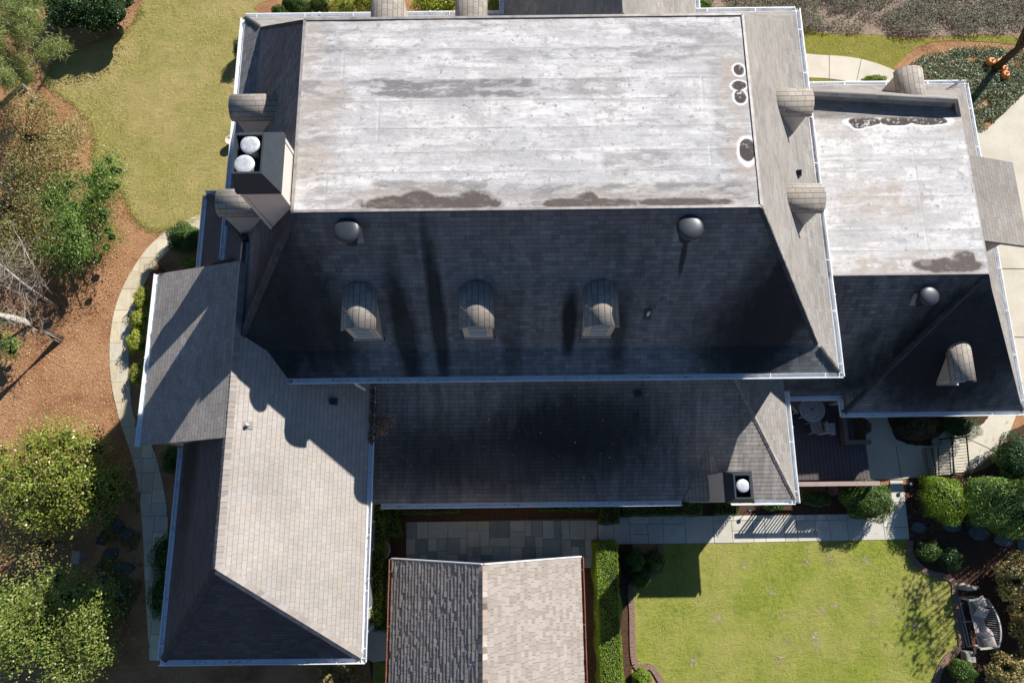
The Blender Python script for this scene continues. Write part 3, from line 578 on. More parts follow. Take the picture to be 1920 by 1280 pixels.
# ---- roof vents and pipes
def slopez(x,y,which):
    if which=='b': return ZK+TS*(y-KY0)
    if which=='e': return EZ+ET*(y-EY)
    if which=='d': return ZR-WT*(x-XR)
    if which=='br': return BZ+(y-yi)*(BZF-BZ)/(7.12-yi)
    if which=='r': return ZK+TS*(KX1-x)
def domevent(u,v,zc,which,r=.36,sx=1):
    x,y,_=at(u,v,zc); zb=slopez(x,y,which)
    fl_=MB(); s=TS if which=='b' else 1.22
    o=.35; yl=y-.15; yh=y+.15; fl_.add([(x-o,yl,zb+s*(yl-y)+.03),(x+o,yl,zb+s*(yl-y)+.03),(x+o,yh,zb+s*(yh-y)+.03),(x-o,yh,zb+s*(yh-y)+.03),(x-o,yl,zb+s*(yl-y)+.045),(x+o,yl,zb+s*(yl-y)+.045),(x+o,yh,zb+s*(yh-y)+.045),(x-o,yh,zb+s*(yh-y)+.045)],[(0,1,2,3),(7,6,5,4),(0,4,5,1),(1,5,6,2),(2,6,7,3),(3,7,4,0)])
    v_=MB().lathe((x,y,zc-.16),[(r*.6,-.55),(r*.6,0),(r*.97,0),(r,.03),(r*.985,.07),(r*.95,.105),(r*.88,.135),(r*.76,.158),(r*.5,.178),(r*.25,.186),(.01,.188)],36).build('roof_vent',M['vent'],house,True)
    fl_.build('flashing',plain('dull_flashing',(.26,.29,.32),.7,.3,0,.15,5),v_)
domevent(649,429,10.93,'b'); domevent(1296,424,10.93,'b'); domevent(1745,553,6.3,'br',.33)
def pipe(u,v,which,h=.3,r=.045):
    z0=8.
    for _ in range(20):
        x,y,_z=at(u,v,z0); z0=slopez(x,y,which)
    q=MB().tube([(x,y,z0-.1),(x,y,z0+h)],r,12).build('vent_pipe',M['steel'],house,True)
    t=slopez(x,y+.1,which)-z0; tx=slopez(x+.1,y,which)-z0
    MB().add([(x+a*.11,y+b_*.11,z0+a*1.1*tx+b_*1.1*t+.02+c) for c in (0,.012) for a,b_ in ((-1,-1),(1,-1),(1,1),(-1,1))],[(0,1,2,3),(7,6,5,4),(0,4,5,1),(1,5,6,2),(2,6,7,3),(3,7,4,0)]).build('flashing',M['sh_wing' if which=='d' else 'sh_cap'],q)
def boxvent(u,v,which,s=.11):
    z0=6.
    for _ in range(20):
        x,y,_z=at(u,v,z0); z0=slopez(x,y,which)
    MB().add([(x-s,y-s,z0-.2),(x+s,y-s,z0-.2),(x+s,y+s,z0-.1),(x-s,y+s,z0-.1),(x-s,y-s,z0+.10),(x+s,y-s,z0+.10),(x+s*.8,y+s*.7,z0+.2),(x-s*.8,y+s*.7,z0+.2)],[(0,3,2,1),(4,5,6,7),(0,1,5,4),(1,2,6,5),(2,3,7,6),(3,0,4,7)]).build('box_vent',M['black'],house)
pipe(1214,590,'b'); pipe(466,797,'d',.2,.045); boxvent(1196,737,'e'); boxvent(626,752,'d',.11); boxvent(1495,327,'r',.09)

# ------------------------------------------------------------------ small outbuilding at the bottom
GX0,GX1,GY1,GZe=-4.07,2.14,-1.68,3.75; GXm=(GX0+GX1)/2; GZr=GZe+.88*(GX1-GX0)/2
gar=thing('outbuilding',(GXm,-6,0),'small brown shingled gable roof building standing below the big house','outbuilding')
roof('roof',[[(GX0,GY1,GZe),(GXm,GY1,GZr),(GXm,-10.5,GZr),(GX0,-10.5,GZe)],[(GX1,GY1,GZe),(GXm,GY1,GZr),(GXm,-10.5,GZr),(GX1,-10.5,GZe)]],M['sh_out'],gar)
for sx,gx0 in ((1,GX0),(-1,GX1)):        # every shingle tab a thin tilted slab over the course below
    L_=math.hypot(GZr-GZe,(GX1-GX0)/2); row=.150; vs=[];fs=[];uv=[]; k=0; nr=int(L_/row); iv=(GX1-GX0)/2/L_; iz=(GZr-GZe)/L_
    for rr_ in range(nr):
        y=GY1; 
        while y>-10.5:
            wd_=random.choice((.11,.15,.18,.22,.27)); y2=max(y-wd_,-10.5); lift=random.choice((.026,.030,.034)) if random.random()<.9 else .014; v0=rr_*row-.01; v1=(rr_+1)*row+.01; q=len(vs)
            def pt_(v,h,yy): return (gx0+sx*(v*iv)-sx*h*iz, yy, GZe+v*iz+h*iv)
            vs+=[pt_(v0,lift,y-.004),pt_(v0,lift,y2+.004),pt_(v1,.004,y2+.004),pt_(v1,.004,y-.004),pt_(v0,0,y-.004),pt_(v0,0,y2+.004)]
            fs+=[(q,q+1,q+2,q+3) if sx<0 else (q+3,q+2,q+1,q),(q,q+4,q+5,q+1)]; y=y2
    me=bpy.data.meshes.new('shingle_courses'); me.from_pydata(vs,[],fs); me.update(); link('shingle_courses',me,M['tab'],gar)
caps('ridge_cap',[((GXm,-10.4,GZr),(GXm,GY1-.12,GZr),1,1)],M['sh_out'],gar,.32,.17)
b=MB().box(GX0+.4,GX1-.4,-10.3,GY1-.35,0,GZe-.05); b.add([(GX0+.4,GY1-.35,GZe-.06),(GX1-.4,GY1-.35,GZe-.06),(GXm,GY1-.35,GZr-.45)],[(0,1,2)]); b.build('wall',M['cream'],gar)
b=MB(); b.bar((GX0-.02,GY1+.02,GZe-.08),(GXm,GY1+.02,GZr-.06),.03,.16); b.bar((GXm,GY1+.02,GZr-.06),(GX1+.02,GY1+.02,GZe-.08),.03,.16); b.build('rake_board',M['white'],gar)
copper=plain('rusty_copper_gutter',(.30,.13,.08),.6,.4,.3,.4,6)
for x,sx in ((GX0,-1),(GX1,1)):
    g_=gutter((x,GY1,GZe),(x,-10.4,GZe),(sx,0,0),gar,wd=.13); g_.data.materials[0]=copper

# ------------------------------------------------------------------ ground
def gz(x,y):
    f=lambda t:(lambda c:c*c*(3-2*c))(min(max(t,0.),1.)); return -1.8*f((-15.3-x)/2.)*f((2.-y)/3.)
def smooth_line(pts, n=6, closed=False):
    pts=[np.array(p,float) for p in pts]; N=len(pts); out=[]
    rngi=range(N if closed else N-1)
    for i in rngi:
        p0=pts[(i-1)%N] if closed or i>0 else pts[0]; p1=pts[i]; p2=pts[(i+1)%N]; p3=pts[(i+2)%N] if closed or i+2<N else pts[-1]
        for k in range(n):
            t=k/n; out.append(.5*((2*p1)+(-p0+p2)*t+(2*p0-5*p1+4*p2-p3)*t*t+(-p0+3*p1-3*p2+p3)*t**3))
    if not closed: out.append(pts[-1])
    return out
def sheet(name, px, z, mat, smooth=True, jit=0., thick=0., kind='structure', parent=None):
    pts=smooth_line(px,6,True) if smooth else [np.array(p,float) for p in px]
    W_=[at(p[0],p[1],0) for p in pts]
    W_=[(p[0]+random.uniform(-jit,jit),p[1]+random.uniform(-jit,jit),z) for p in W_]
    tri=tessellate_polygon([[Vector(p) for p in W_]]); n=len(W_); fs=[]
    for t_ in tri:
        a,b_,c=[Vector(W_[i]) for i in t_]; fs.append(t_ if (b_-a).cross(c-a).z>0 else t_[::-1])
    vs=list(W_)
    if thick:
        vs+= [(p[0],p[1],z-thick) for p in W_]; fs=list(fs)+[(i,(i+1)%n,n+(i+1)%n,n+i) for i in range(n)]
    me=bpy.data.meshes.new(name); me.from_pydata(vs,[],[tuple(f) for f in fs]); me.update(); o=link(name,me,mat,parent)
    if kind: o['kind']=kind
    return o, W_
xs=[-300,-60]+list(np.arange(-34,-14.5,.4))+[-10,20,60,300]; ys=[-300,-60]+list(np.arange(-20,3,.4))+[10,30,60,300]; g=MB()
g.v=[(x,y,gz(x,y) if x>-50 and y>-30 else (-1.8 if x<-15 and y<0 else 0.)) for y in ys for x in xs]; nx_=len(xs)
g.f=[(j*nx_+i,j*nx_+i+1,(j+1)*nx_+i+1,(j+1)*nx_+i) for j in range(len(ys)-1) for i in range(nx_-1)]
g=g.build('ground',M['mulch'],None,True); g['kind']='structure'
LAWN_L=[(268,-10),(262,25),(238,58),(200,75),(150,92),(110,112),(88,140),(95,165),(135,195),(165,225),(178,262),(178,300),(200,325),(228,352),(240,385),(262,418),(300,432),(345,418),(392,400),(460,380),(560,330),(600,150),(600,40),(500,28),(478,15),(520,-5),(620,-30),(620,-300),(300,-300)]
sheet('lawn_side',LAWN_L,.012,M['grass_dry'],True,.05)
sheet('lawn_front',[(1480,64),(1560,64),(1640,66),(1700,72),(1760,71),(1820,67),(1880,68),(2000,74),(2000,92),(1920,86),(1860,80),(1800,77),(1745,80),(1712,95),(1692,112),(1676,131),(1700,150),(1720,175),(1600,190),(1480,190)],.012,M['grass_front'],True,.02)
sheet('brush_bed',[(1300,-60),(2100,-60),(2100,66),(1850,66),(1700,70),(1600,63),(1480,62),(1300,50)],.009,M['brush_soil'],False,.03)
sheet('front_path',[(1470,103),(1540,104),(1600,109),(1650,122),(1690,140),(1730,165),(1600,170),(1598,156),(1550,148),(1500,146),(1470,146)],.03,M['concrete'],True,0,.05)
sheet('driveway',[(1945,150),(1890,205),(1850,243),(1700,255),(1700,770),(1910,772),(1925,740),(1960,700),(2600,700),(2600,60),(2030,80)],.022,M['concrete'],False,0,.05)
sheet('concrete_walk',[(1618,765),(1622,898),(1690,898),(1735,892),(1800,888),(1838,872),(1868,845),(1890,815),(1908,770),(1700,765)],.027,M['concrete'],False,0,.05)
bed_soil=[]
sheet('garden_bed',[(1672,760),(1674,812),(1690,828),(1722,835),(1748,834),(1765,812),(1800,800),(1840,795),(1850,770),(1800,745)],.034,M['soil'],True,.02)
sheet('garden_bed',[(700,930),(1700,930),(1668,965),(1240,970),(760,978),(765,1062),(1125,1062),(1120,1020),(1186,1020),(1184,1300),(700,1300),(675,1100),(690,960)],.008,M['soil'],False)
sheet('garden_bed',[(1700,900),(1740,893),(1800,890),(1850,876),(1885,842),(1910,800),(2100,780),(2100,1500),(1740,1500),(1755,1280),(1775,1232),(1802,1216),(1797,1150),(1784,1085),(1738,1070),(1708,1042),(1704,1010)],.010,M['soil'],True,.02)
LAWN_B=[(1186,1018),(1300,1018),(1500,1013),(1702,1010),(1706,1040),(1735,1070),(1782,1083),(1790,1120),(1797,1170),(1800,1214),(1775,1230),(1760,1260),(1750,1300),(1750,1500),(1250,1500),(1248,1282),(1226,1252),(1190,1243),(1186,1150),(1184,1096),(1214,1084),(1236,1060),(1240,1020)]
sheet('lawn_back',LAWN_B,.016,M['grass_green'],False,.01)
sheet('small_lawn',[(700,1243),(738,1238),(740,1420),(690,1420)],.018,M['grass_green'],False,.01); sheet('side_walk',[(678,1168),(738,1160),(738,1236),(700,1241),(680,1230)],.016,M['concrete'],False)
# flagstones: slabs cut by a random ashlar split, on a jointing sheet
def slabs(name, poly_px, region, mat, zt_, mn=.35, mx=.95, gap=.018, rot=0.):
    from mathutils.geometry import intersect_point_line
    P2=[at(*p)[:2] for p in poly_px]
    def inside(x,y):
        c=False; j=len(P2)-1
        for i in range(len(P2)):
            xi,yi_=P2[i]; xj,yj=P2[j]
            if ((yi_>y)!=(yj>y)) and x<(xj-xi)*(y-yi_)/(yj-yi_)+xi: c=not c
            j=i
        return c
    xs=[p[0] for p in P2]; ys=[p[1] for p in P2]; b=MB(); st=[(min(xs),max(xs),min(ys),max(ys))]; rnd=random.Random(5)
    while st:
        x0,x1,y0,y1=st.pop(); w_=x1-x0; h=y1-y0
        if w_>mx or h>mx or ((w_>mn*1.7 and h>mn*1.2) and rnd.random()<.35):
            t=rnd.uniform(.35,.65)
            if w_>h: st+=[(x0,x0+w_*t,y0,y1),(x0+w_*t,x1,y0,y1)]
            else: st+=[(x0,x1,y0,y0+h*t),(x0,x1,y0+h*t,y1)]
            continue
        # clip the slab by the polygon (Sutherland-Hodgman against the box, polygon as subject)
        sub=[tuple(p) for p in P2]
        for ax,val,sgn in ((0,x0+gap/2,1),(0,x1-gap/2,-1),(1,y0+gap/2,1),(1,y1-gap/2,-1)):
            out=[]
            for i in range(len(sub)):
                p=sub[i]; q=sub[(i+1)%len(sub)]; a=(p[ax]-val)*sgn; c=(q[ax]-val)*sgn
                if a>=0: out.append(p)
                if (a>=0)!=(c>=0): t=a/(a-c); out.append((p[0]+(q[0]-p[0])*t,p[1]+(q[1]-p[1])*t))
            sub=out
            if len(sub)<3: break
        if len(sub)<3: continue
        ar=sum(sub[i][0]*sub[(i+1)%len(sub)][1]-sub[(i+1)%len(sub)][0]*sub[i][1] for i in range(len(sub)))/2
        if abs(ar)<.02: continue
        if ar<0: sub=sub[::-1]
        z_=zt_+rnd.uniform(-.004,.006); n=len(sub)
        b.add([(p[0],p[1],z_) for p in sub]+[(p[0],p[1],z_-.04) for p in sub],[tuple(range(n))]+[(i,i+n,(i+1)%n+n,(i+1)%n) for i in range(n)])
    o=b.build(name,mat); o['kind']='structure'; return o
PATIO=[(762,978),(1120,975),(1120,1020),(1126,1064),(762,1062)]
PATH=[(1122,968),(1500,965),(1668,962),(1668,900),(1692,900),(1704,1010),(1310,1018),(1122,1020)]
sheet('patio_joints',PATIO,.014,M['joint'],False); sheet('path_joints',PATH,.0145,M['joint'],False)
slabs('patio',PATIO,None,M['blue_stone'],.035,.28,.8); slabs('garden_path',PATH,None,M['path_stone'],.036,.4,1.1)
LO_=smooth_line([(410,392),(360,408),(318,430),(275,468),(238,525),(215,585),(206,650),(210,720),(226,790),(246,850),(258,900),(268,990),(272,1080),(277,1170),(281,1237)],4)
LI_=smooth_line([(410,420),(380,428),(345,447),(312,475),(275,525),(254,580),(243,640),(243,700),(251,780),(285,835),(302,890),(314,960),(314,1010),(303,1060),(303,1110),(308,1170),(318,1237)],4)
PL=[tuple(p) for p in LO_]+[tuple(p) for p in LI_][::-1]
sheet('side_path_joints',PL,.014,M['joint'],False); slabs('side_path',PL,None,M['tan_stone'],.034,.42,1.0,.014)
for i,(u,v,rx,ry) in enumerate([(1785,985,.36,.26),(1835,998,.40,.30),(1880,1010,.38,.26),(1925,1022,.4,.3),(1722,988,.3,.22)]):
    c=at(u,v); b=MB(); n=9; pr=[(c[0]+rx*math.cos(k/n*6.283)*random.uniform(.85,1.1),c[1]+ry*math.sin(k/n*6.283)*random.uniform(.85,1.1)) for k in range(n)]
    b.add([(x,y,.05) for x,y in pr]+[(x,y,-.02) for x,y in pr],[tuple(range(n))]+[(k,k+n,(k+1)%n+n,(k+1)%n) for k in range(n)])
    tag(b.build('stepping_stone',M['step']),'blue-grey stepping stone in the shaded right-hand bed, number %s from the round boxwoods'%['two','three','four','five','one'][i] if False else ['grey stepping stone below the gap between round boxwood and big shrub','grey stepping stone under the left part of the big round shrub','grey stepping stone under the middle of the big round shrub','stepping stone at the right edge of the frame under the big shrub','small grey stepping stone nearest the flagstone path corner'][i],'stepping stone','stepping stones in the right-hand bed')
rk=random.Random(3); spots=[(205,960),(235,985),(180,1010),(225,1035),(250,1060),(170,1070),(205,1085),(240,1110),(165,1135),(255,1000)]
rock_label=['topmost flat rock left of the tan path, near the upper rhododendron','flat rock second from the top beside the tan path','flat rock at the upper left of the shaded rocky ground','flat rock in the middle of the shaded rocky ground','flat rock touching the tan path halfway down the rocky ground','leftmost flat rock next to the pale utility box','flat rock low in the middle of the shaded rocky ground','lowest flat rock beside the tan path','lowest flat rock near the bottom left rhododendron','narrow flat rock against the tan path near the top of the rocky ground']
for (u,v),lb in zip(spots,rock_label):
    c=at(u,v,-.6); n=13; rx=rk.uniform(.22,.42); ry=rk.uniform(.15,.3); zz=gz(c[0],c[1]); pr=[]
    for k in range(n):
        a=k/n*6.283; q=rk.uniform(.72,1.15); pr.append((c[0]+rx*math.cos(a)*q,c[1]+ry*math.sin(a)*q))
    b2=MB().add([(x,y,zz+.10) for x,y in pr]+[(c[0]+(x-c[0])*1.15,c[1]+(y-c[1])*1.15,zz-.25) for x,y in pr],[tuple(range(n))]+[(k,k+n,(k+1)%n+n,(k+1)%n) for k in range(n)])
    tag(b2.build('flat_rock',M['rock']),lb,'rock','flat rocks beside the side path')
# paving joints on concrete
b=MB()
for (p,q) in [((1555,104),(1555,148)),((1615,112),(1605,158)),((1680,835),(1690,897)),((1850,503),(1925,504)),((1880,631),(1925,632)),((1800,815),(1880,852)),((1735,838),(1742,892)),((1700,780),(1700,832))]:
    a=Vector(at(*p,.032)); c=Vector(at(*q,.032)); b.bar(a,c,.02,.004)
o=b.build('control_joints',M['soil']); o['kind']='structure'
# brick edging of the back lawn
def edging(pts,label,w_=.11):
    L=smooth_line(pts,5); W_=[Vector(at(p[0],p[1],.0)) for p in L]; b=MB(); 
    d=0; i=0; pos=W_[0]; acc=[]
    tot=sum((W_[k+1]-W_[k]).length for k in range(len(W_)-1)); n=int(tot/.085); cum=[0]
    for k in range(len(W_)-1): cum.append(cum[-1]+(W_[k+1]-W_[k]).length)
    def pt(s):
        for k in range(len(W_)-1):
            if cum[k+1]>=s: t=(s-cum[k])/(cum[k+1]-cum[k]+1e-9); return W_[k].lerp(W_[k+1],t),(W_[k+1]-W_[k]).normalized()
        return W_[-1],(W_[-1]-W_[-2]).normalized()
    for k in range(n):
        c,dr=pt((k+.5)*tot/n); sd=Vector((-dr.y,dr.x,0)); h=.06+random.uniform(-.008,.008)
        b.bar(c-sd*w_+Vector((0,0,h/2)),c+sd*w_+Vector((0,0,h/2)),.072,h)
    tag(b.build('brick_edging',M['brick']),label,'edging')
edging([(1238,1022),(1238,1058),(1214,1083),(1184,1094),(1185,1150),(1190,1243),(1222,1250),(1246,1290)],'red brick edging along the left side of the green back lawn')
edging([(1706,1012),(1708,1042),(1736,1071),(1783,1085),(1790,1120),(1798,1170),(1802,1214)],'dark brick edging curving along the right side of the green back lawn')
edging([(1802,1216),(1776,1231),(1758,1262),(1750,1300)],'brick edging round the small bed at the lower right of the back lawn')

# ------------------------------------------------------------------ foliage
def leaf_mesh(C, N, size, aspect=.55, jit=.5, curl=.0):
    """C,N: centres and outward directions (n,3)"""
    n=len(C); N=N+rng.normal(0,jit,(n,3)); N/=np.linalg.norm(N,axis=1)[:,None]
    t=rng.normal(0,1,(n,3)); t-=N*(t*N).sum(1)[:,None]; t/=np.linalg.norm(t,axis=1)[:,None]; b=np.cross(N,t)
    s=(size*rng.uniform(.6,1.3,n))[:,None]
    V=np.stack([C-t*s*.5, C+b*s*aspect*.5-t*s*.05, C+t*s*.5-N*s*curl, C-b*s*aspect*.5-t*s*.05],1).reshape(-1,3); return V
def leaves(name, V, mat, parent=None):
    n=len(V)//4; me=bpy.data.meshes.new(name); me.vertices.add(n*4); me.vertices.foreach_set('co',V.astype(np.float32).ravel())
    me.loops.add(n*4); me.polygons.add(n); me.loops.foreach_set('vertex_index',np.arange(n*4)); me.polygons.foreach_set('loop_start',np.arange(n)*4)
    me.update(calc_edges=True); return link(name,me,mat,parent)
def ball_pts(n,c,r,flat=1.,top=True,shell=.25,lump=.12,seed=0):
    d=rng.normal(0,1,(n,3)); d/=np.linalg.norm(d,axis=1)[:,None]
    if top: d[:,2]=np.abs(d[:,2])*1.0-.15*(rng.random(n)<.5)
    l=1+lump*(np.sin(d[:,0]*5+seed)*np.cos(d[:,1]*6+seed*2)+np.sin(d[:,2]*7+seed)*.5)
    rr=(1-shell*rng.random(n)**2)*l
    r=np.array(r,float); return np.array(c)+d*rr[:,None]*r, d/r*min(r)
def trunkmb(c,h,r,nb=4,spread=.5):
    b=MB(); c=Vector(c); b.tube([c-Vector((0,0,.1)),c+Vector((0,0,h*.5)),c+Vector((.02,.02,h*.85))],[r,r*.8,r*.5],8)
    for k in range(nb):
        a=6.28*k/nb+.4; b.tube([c+Vector((0,0,h*.3)),c+Vector((math.cos(a)*spread*.5,math.sin(a)*spread*.5,h*.6)),c+Vector((math.cos(a)*spread,math.sin(a)*spread,h*.95))],[r*.5,r*.35,r*.15],6)
    return b
def shrub(name,u,v,rx,ry,h,n,size,mat,label,cat='shrub',group=None,core=.82,lump=.13,shell=.28,aspect=.55,jit=.45,zc=None):
    """clipped or loose shrub centred at the pixel's ground point; the photo shows the centre at mid height"""
    zc=h*.5 if zc is None else zc
    c=at(u,v,zc); t=thing(name,(c[0],c[1],0),label,cat,group); sd=random.random()*9
    cc=(c[0],c[1],h*.45)
    Pn,Nn=ball_pts(n,cc,(rx,ry,h*.55),lump=lump,shell=shell,seed=sd)
    leaves('foliage',leaf_mesh(Pn,Nn,size,aspect,jit),mat,t)
    b=MB()
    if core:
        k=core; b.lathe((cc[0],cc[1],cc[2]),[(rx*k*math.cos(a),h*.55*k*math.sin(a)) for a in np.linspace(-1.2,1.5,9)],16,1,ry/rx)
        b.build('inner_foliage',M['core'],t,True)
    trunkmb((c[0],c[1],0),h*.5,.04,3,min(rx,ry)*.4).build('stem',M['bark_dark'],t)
    return t
def hedge(pxs,h,n,size,mat,label,cat='hedge',lumpy=.06,z=None,w=None):
    """pxs: px quad (l,r,t,b) of the hedge top"""
    l,r,tp,bt=pxs; zt=h if z is None else z
    a=at(l,tp,zt); b_=at(r,bt,zt); x0,x1=min(a[0],b_[0]),max(a[0],b_[0]); y0,y1=min(a[1],b_[1]),max(a[1],b_[1])
    t=thing('hedge',((x0+x1)/2,(y0+y1)/2,0),label,cat)
    A_=np.array([(x1-x0)*(y1-y0),(x1-x0)*h,(x1-x0)*h,(y1-y0)*h,(y1-y0)*h]); k=rng.choice(5,n,p=A_/A_.sum()); U=rng.random((n,3))
    X=x0+U[:,0]*(x1-x0); Y=y0+U[:,1]*(y1-y0); Z=U[:,2]*h; N=np.zeros((n,3))
    Z[k==0]=h; N[k==0,2]=1; Y[k==1]=y0; N[k==1,1]=-1; Y[k==2]=y1; N[k==2,1]=1; X[k==3]=x0; N[k==3,0]=-1; X[k==4]=x1; N[k==4,0]=1
    Pn=np.stack([X,Y,Z],1); wob=(np.sin(X*3.1)*np.cos(Y*2.7)+np.sin(X*7+Y*5)*.5)*lumpy; Pn+=N*wob[:,None]; Pn-=N*(rng.random(n)**2*.10)[:,None]; sh=rng.random(n)<.02; Pn[sh]+=N[sh]*rng.uniform(.02,.12,(int(sh.sum()),1))
    N[:,2]+=.2
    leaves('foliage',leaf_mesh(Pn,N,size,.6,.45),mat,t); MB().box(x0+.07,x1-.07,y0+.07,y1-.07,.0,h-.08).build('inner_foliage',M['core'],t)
    return t
# hedges
hedge((1117,1176,1018,1420),1.7,70000,.038,M['leaf_hedge'],'long clipped bright green hedge between the outbuilding and the back lawn')
hedge((678,714,948,1172),1.3,10000,.05,M['leaf_hedge'],'narrow clipped hedge tucked against the right gutter of the left wing')
hedge((1126,1164,944,982),1.0,3000,.05,M['leaf_box'],'small square block hedge at the middle of the eave shade over the patio path')
hedge((1010,1122,940,958),.8,5000,.05,M['leaf_box'],'low dark hedge under the lower gutter left of the square block hedge')
hedge((1168,1318,940,966),.9,8000,.05,M['leaf_box'],'low dark hedge under the lower gutter right of the square block hedge')
hedge((1346,1386,944,966),.8,2200,.05,M['leaf_box'],'short low hedge just below the small chimney')
hedge((706,745,944,1004),1.0,4500,.05,M['leaf_box'],'dark clipped hedge in the shaded corner left of the bluestone patio')
hedge((745,860,942,962),.8,4500,.05,M['leaf_box'],'thin dark hedge strip along the eave above the bluestone patio')
hedge((702,732,1060,1185),1.1,6500,.05,M['leaf_box'],'dark hedge in the shade between the left wing and the outbuilding')
# boxwood balls
shrub('boxwood',1625,938,.98,.80,1.5,14000,.055,M['leaf_box'],'large oval clipped boxwood beside the deck rail and the flagstone path')
shrub('boxwood',1766,937,.85,.95,1.6,12000,.055,M['leaf_hedge'],'round bright green boxwood right of the flagstone path, left of the big dark shrub')
shrub('evergreen_shrub',1875,948,1.55,1.15,1.8,24000,.06,M['leaf_green'],'big dark green clipped evergreen mass at the right edge of the frame',jit=.5)
shrub('boxwood',1190,1050,.42,.5,1.0,4200,.05,M['leaf_box'],'shaded round boxwood right next to the long bright hedge')
shrub('boxwood',1226,1052,.40,.45,.9,4000,.05,M['leaf_box'],'shaded round boxwood at the corner of the back lawn below the path')
shrub('boxwood',1200,1085,.36,.34,.8,3000,.05,M['leaf_box'],'lowest of the three shaded boxwoods beside the long hedge')
shrub('boxwood',1203,1270,.36,.36,.7,3500,.05,M['leaf_hedge'],'small round boxwood in the brick-edged bed at the bottom of the long hedge')
shrub('boxwood',1240,1300,.30,.30,.5,2000,.05,M['leaf_hedge'],'small boxwood cut by the bottom edge of the frame beside the back lawn')
shrub('boxwood',1803,1256,.46,.42,.9,4200,.05,M['leaf_box'],'small dark boxwood below the garden bench at the lower right')
shrub('boxwood',346,447,.72,.66,1.1,8500,.055,M['leaf_box'],'round green boxwood beside the upper bend of the tan side path')
shrub('boxwood',449,88,.34,.5,1.1,3500,.05,M['leaf_dark'],'clipped bush half hidden behind the left gutter of the main roof',zc=.8)
for u,v,r,l in ((546,8,.42,'leftmost of the clipped round bushes above the upper left roof corner'),(568,16,.44,'second clipped round bush above the upper left roof corner'),(600,10,.5,'right-hand clipped round bush above the upper left roof corner'),(525,26,.36,'lowest clipped round bush peeping over the top left gutter')):
    shrub('boxwood',u,v,r,r*.8,1.0,4000,.05,M['leaf_box'],l)
shrub('ornamental_grass',648,14,.8,.5,.9,3000,.16,M['leaf_yellow'],'yellowing wispy grass clump beyond the top gutter right of the round bushes','grass clump',core=.5,aspect=.12)
shrub('shrub',820,6,1.2,.7,1.2,5000,.08,M['leaf_yellow'],'olive green shrub seen between the two front dormers at the top edge',core=.7)
shrub('shrub',1640,150,.55,.22,.4,2500,.05,M['leaf_hedge'],'small low bush by the pale front path near the right wing gutter')
shrub('shrub',700,4,.9,.6,1.1,3500,.08,M['leaf_yellow'],'olive shrub with thin stems left of the first front dormer at the top edge',core=.6)
shrub('shrub',925,12,.45,.6,.7,2500,.06,M['leaf_yellow'],'small dark shrub between the front dormer and the front gable',core=.7)
shrub('shrub',1322,10,.3,.25,.5,1500,.06,M['leaf_green'],'small green plant at the downspout right of the front gable')
# beds beside the side path
for i,(u,v,rx,ry,m,l) in enumerate([(268,560,.35,.55,'leaf_yellow','uppermost yellow-green shrub between the tan path and the side gable gutter'),(262,600,.4,.5,'leaf_yellow','second yellow-green shrub down between the tan path and the side gable gutter'),(258,640,.42,.55,'leaf_yellow','middle yellow-green shrub beside the tan path where it is widest'),(262,700,.35,.5,'leaf_yellow','lowest yellow-green shrub beside the tan path, partly shaded'),(360,492,.42,.25,'leaf_hedge','small bright lime plant below the round boxwood at the left gutter'),(322,862,.38,.55,'leaf_box','dark green shrub just below the side gable corner'),(308,1040,.5,.8,'leaf_box','upper dark shrub spilling over the side path by the left wing gutter'),(302,1115,.48,.9,'leaf_box','lower dark shrub spilling over the side path by the left wing gutter')]):
    shrub('shrub',u,v,rx,ry,.8,3200,.06,M[m],l,core=.7,lump=.2,shell=.5)
shrub('dry_shrub',300,505,.7,.55,.6,1800,.07,M['litter_dark'],'bare reddish-brown shrub between the round boxwood and the side gable corner',core=0,shell=.9,aspect=.2)
# entry-side beds
shrub('azalea',1600,800,.7,.45,.9,4500,.06,M['leaf_pink'],'dark azalea with pink flowers in the raised planter beside the deck')
shrub('azalea',1722,800,.8,.5,1.0,6000,.06,M['leaf_pink'],'dark azalea with pink flowers under the right wing gutter')
shrub('juniper',1800,800,.75,.6,1.2,6500,.07,M['leaf_dark'],'dark feathery juniper at the black garden gate',aspect=.2,shell=.6,core=.6)
shrub('shrub',1530,935,.6,.3,.5,2500,.06,M['leaf_box'],'low dark plant in the bed below the deck rail',core=.6,shell=.6)
shrub('shrub',1450,945,.5,.25,.4,2200,.06,M['leaf_green'],'low green plant under the eave right of the small chimney',core=.6,shell=.6)
shrub('shrub',1742,1032,.5,.4,.6,3000,.055,M['leaf_box'],'small dark shrub behind the curved edge of the back lawn')
shrub('shrub',1782,1045,.45,.5,.7,3000,.055,M['leaf_dark'],'shaded shrub right of the small shrub by the curved lawn edge')
shrub('shrub',1745,900,.5,.25,.5,2200,.06,M['leaf_yellow'],'yellow-green plants at the corner of concrete walk and round boxwood',core=.5,shell=.7)
for u,v,rx,ry,h,l in ((1912,1085,.95,.8,1.7,'uppermost cream-and-green leaved shrub behind the bench'),(1950,1165,1.0,1.1,1.8,'middle cream-and-green leaved shrub at the right of the bench'),(1905,1265,.95,.75,1.6,'lowest cream-and-green leaved shrub at the bottom right corner')):
    shrub('variegated_shrub',u,v,rx,ry,h,7500,.10,M['leaf_varieg'],l,core=.7,lump=.3,shell=.6)
shrub('shrub',1905,860,.9,1.0,1.6,8000,.06,M['leaf_dark'],'dark shrub at the right edge beside the curved drive',core=.7,lump=.2)
shrub('shrub',635,1268,.75,.5,1.3,5000,.09,M['leaf_varieg'],'sunlit leafy shrub below the bottom gutter of the left wing',core=.7,lump=.25,shell=.5)
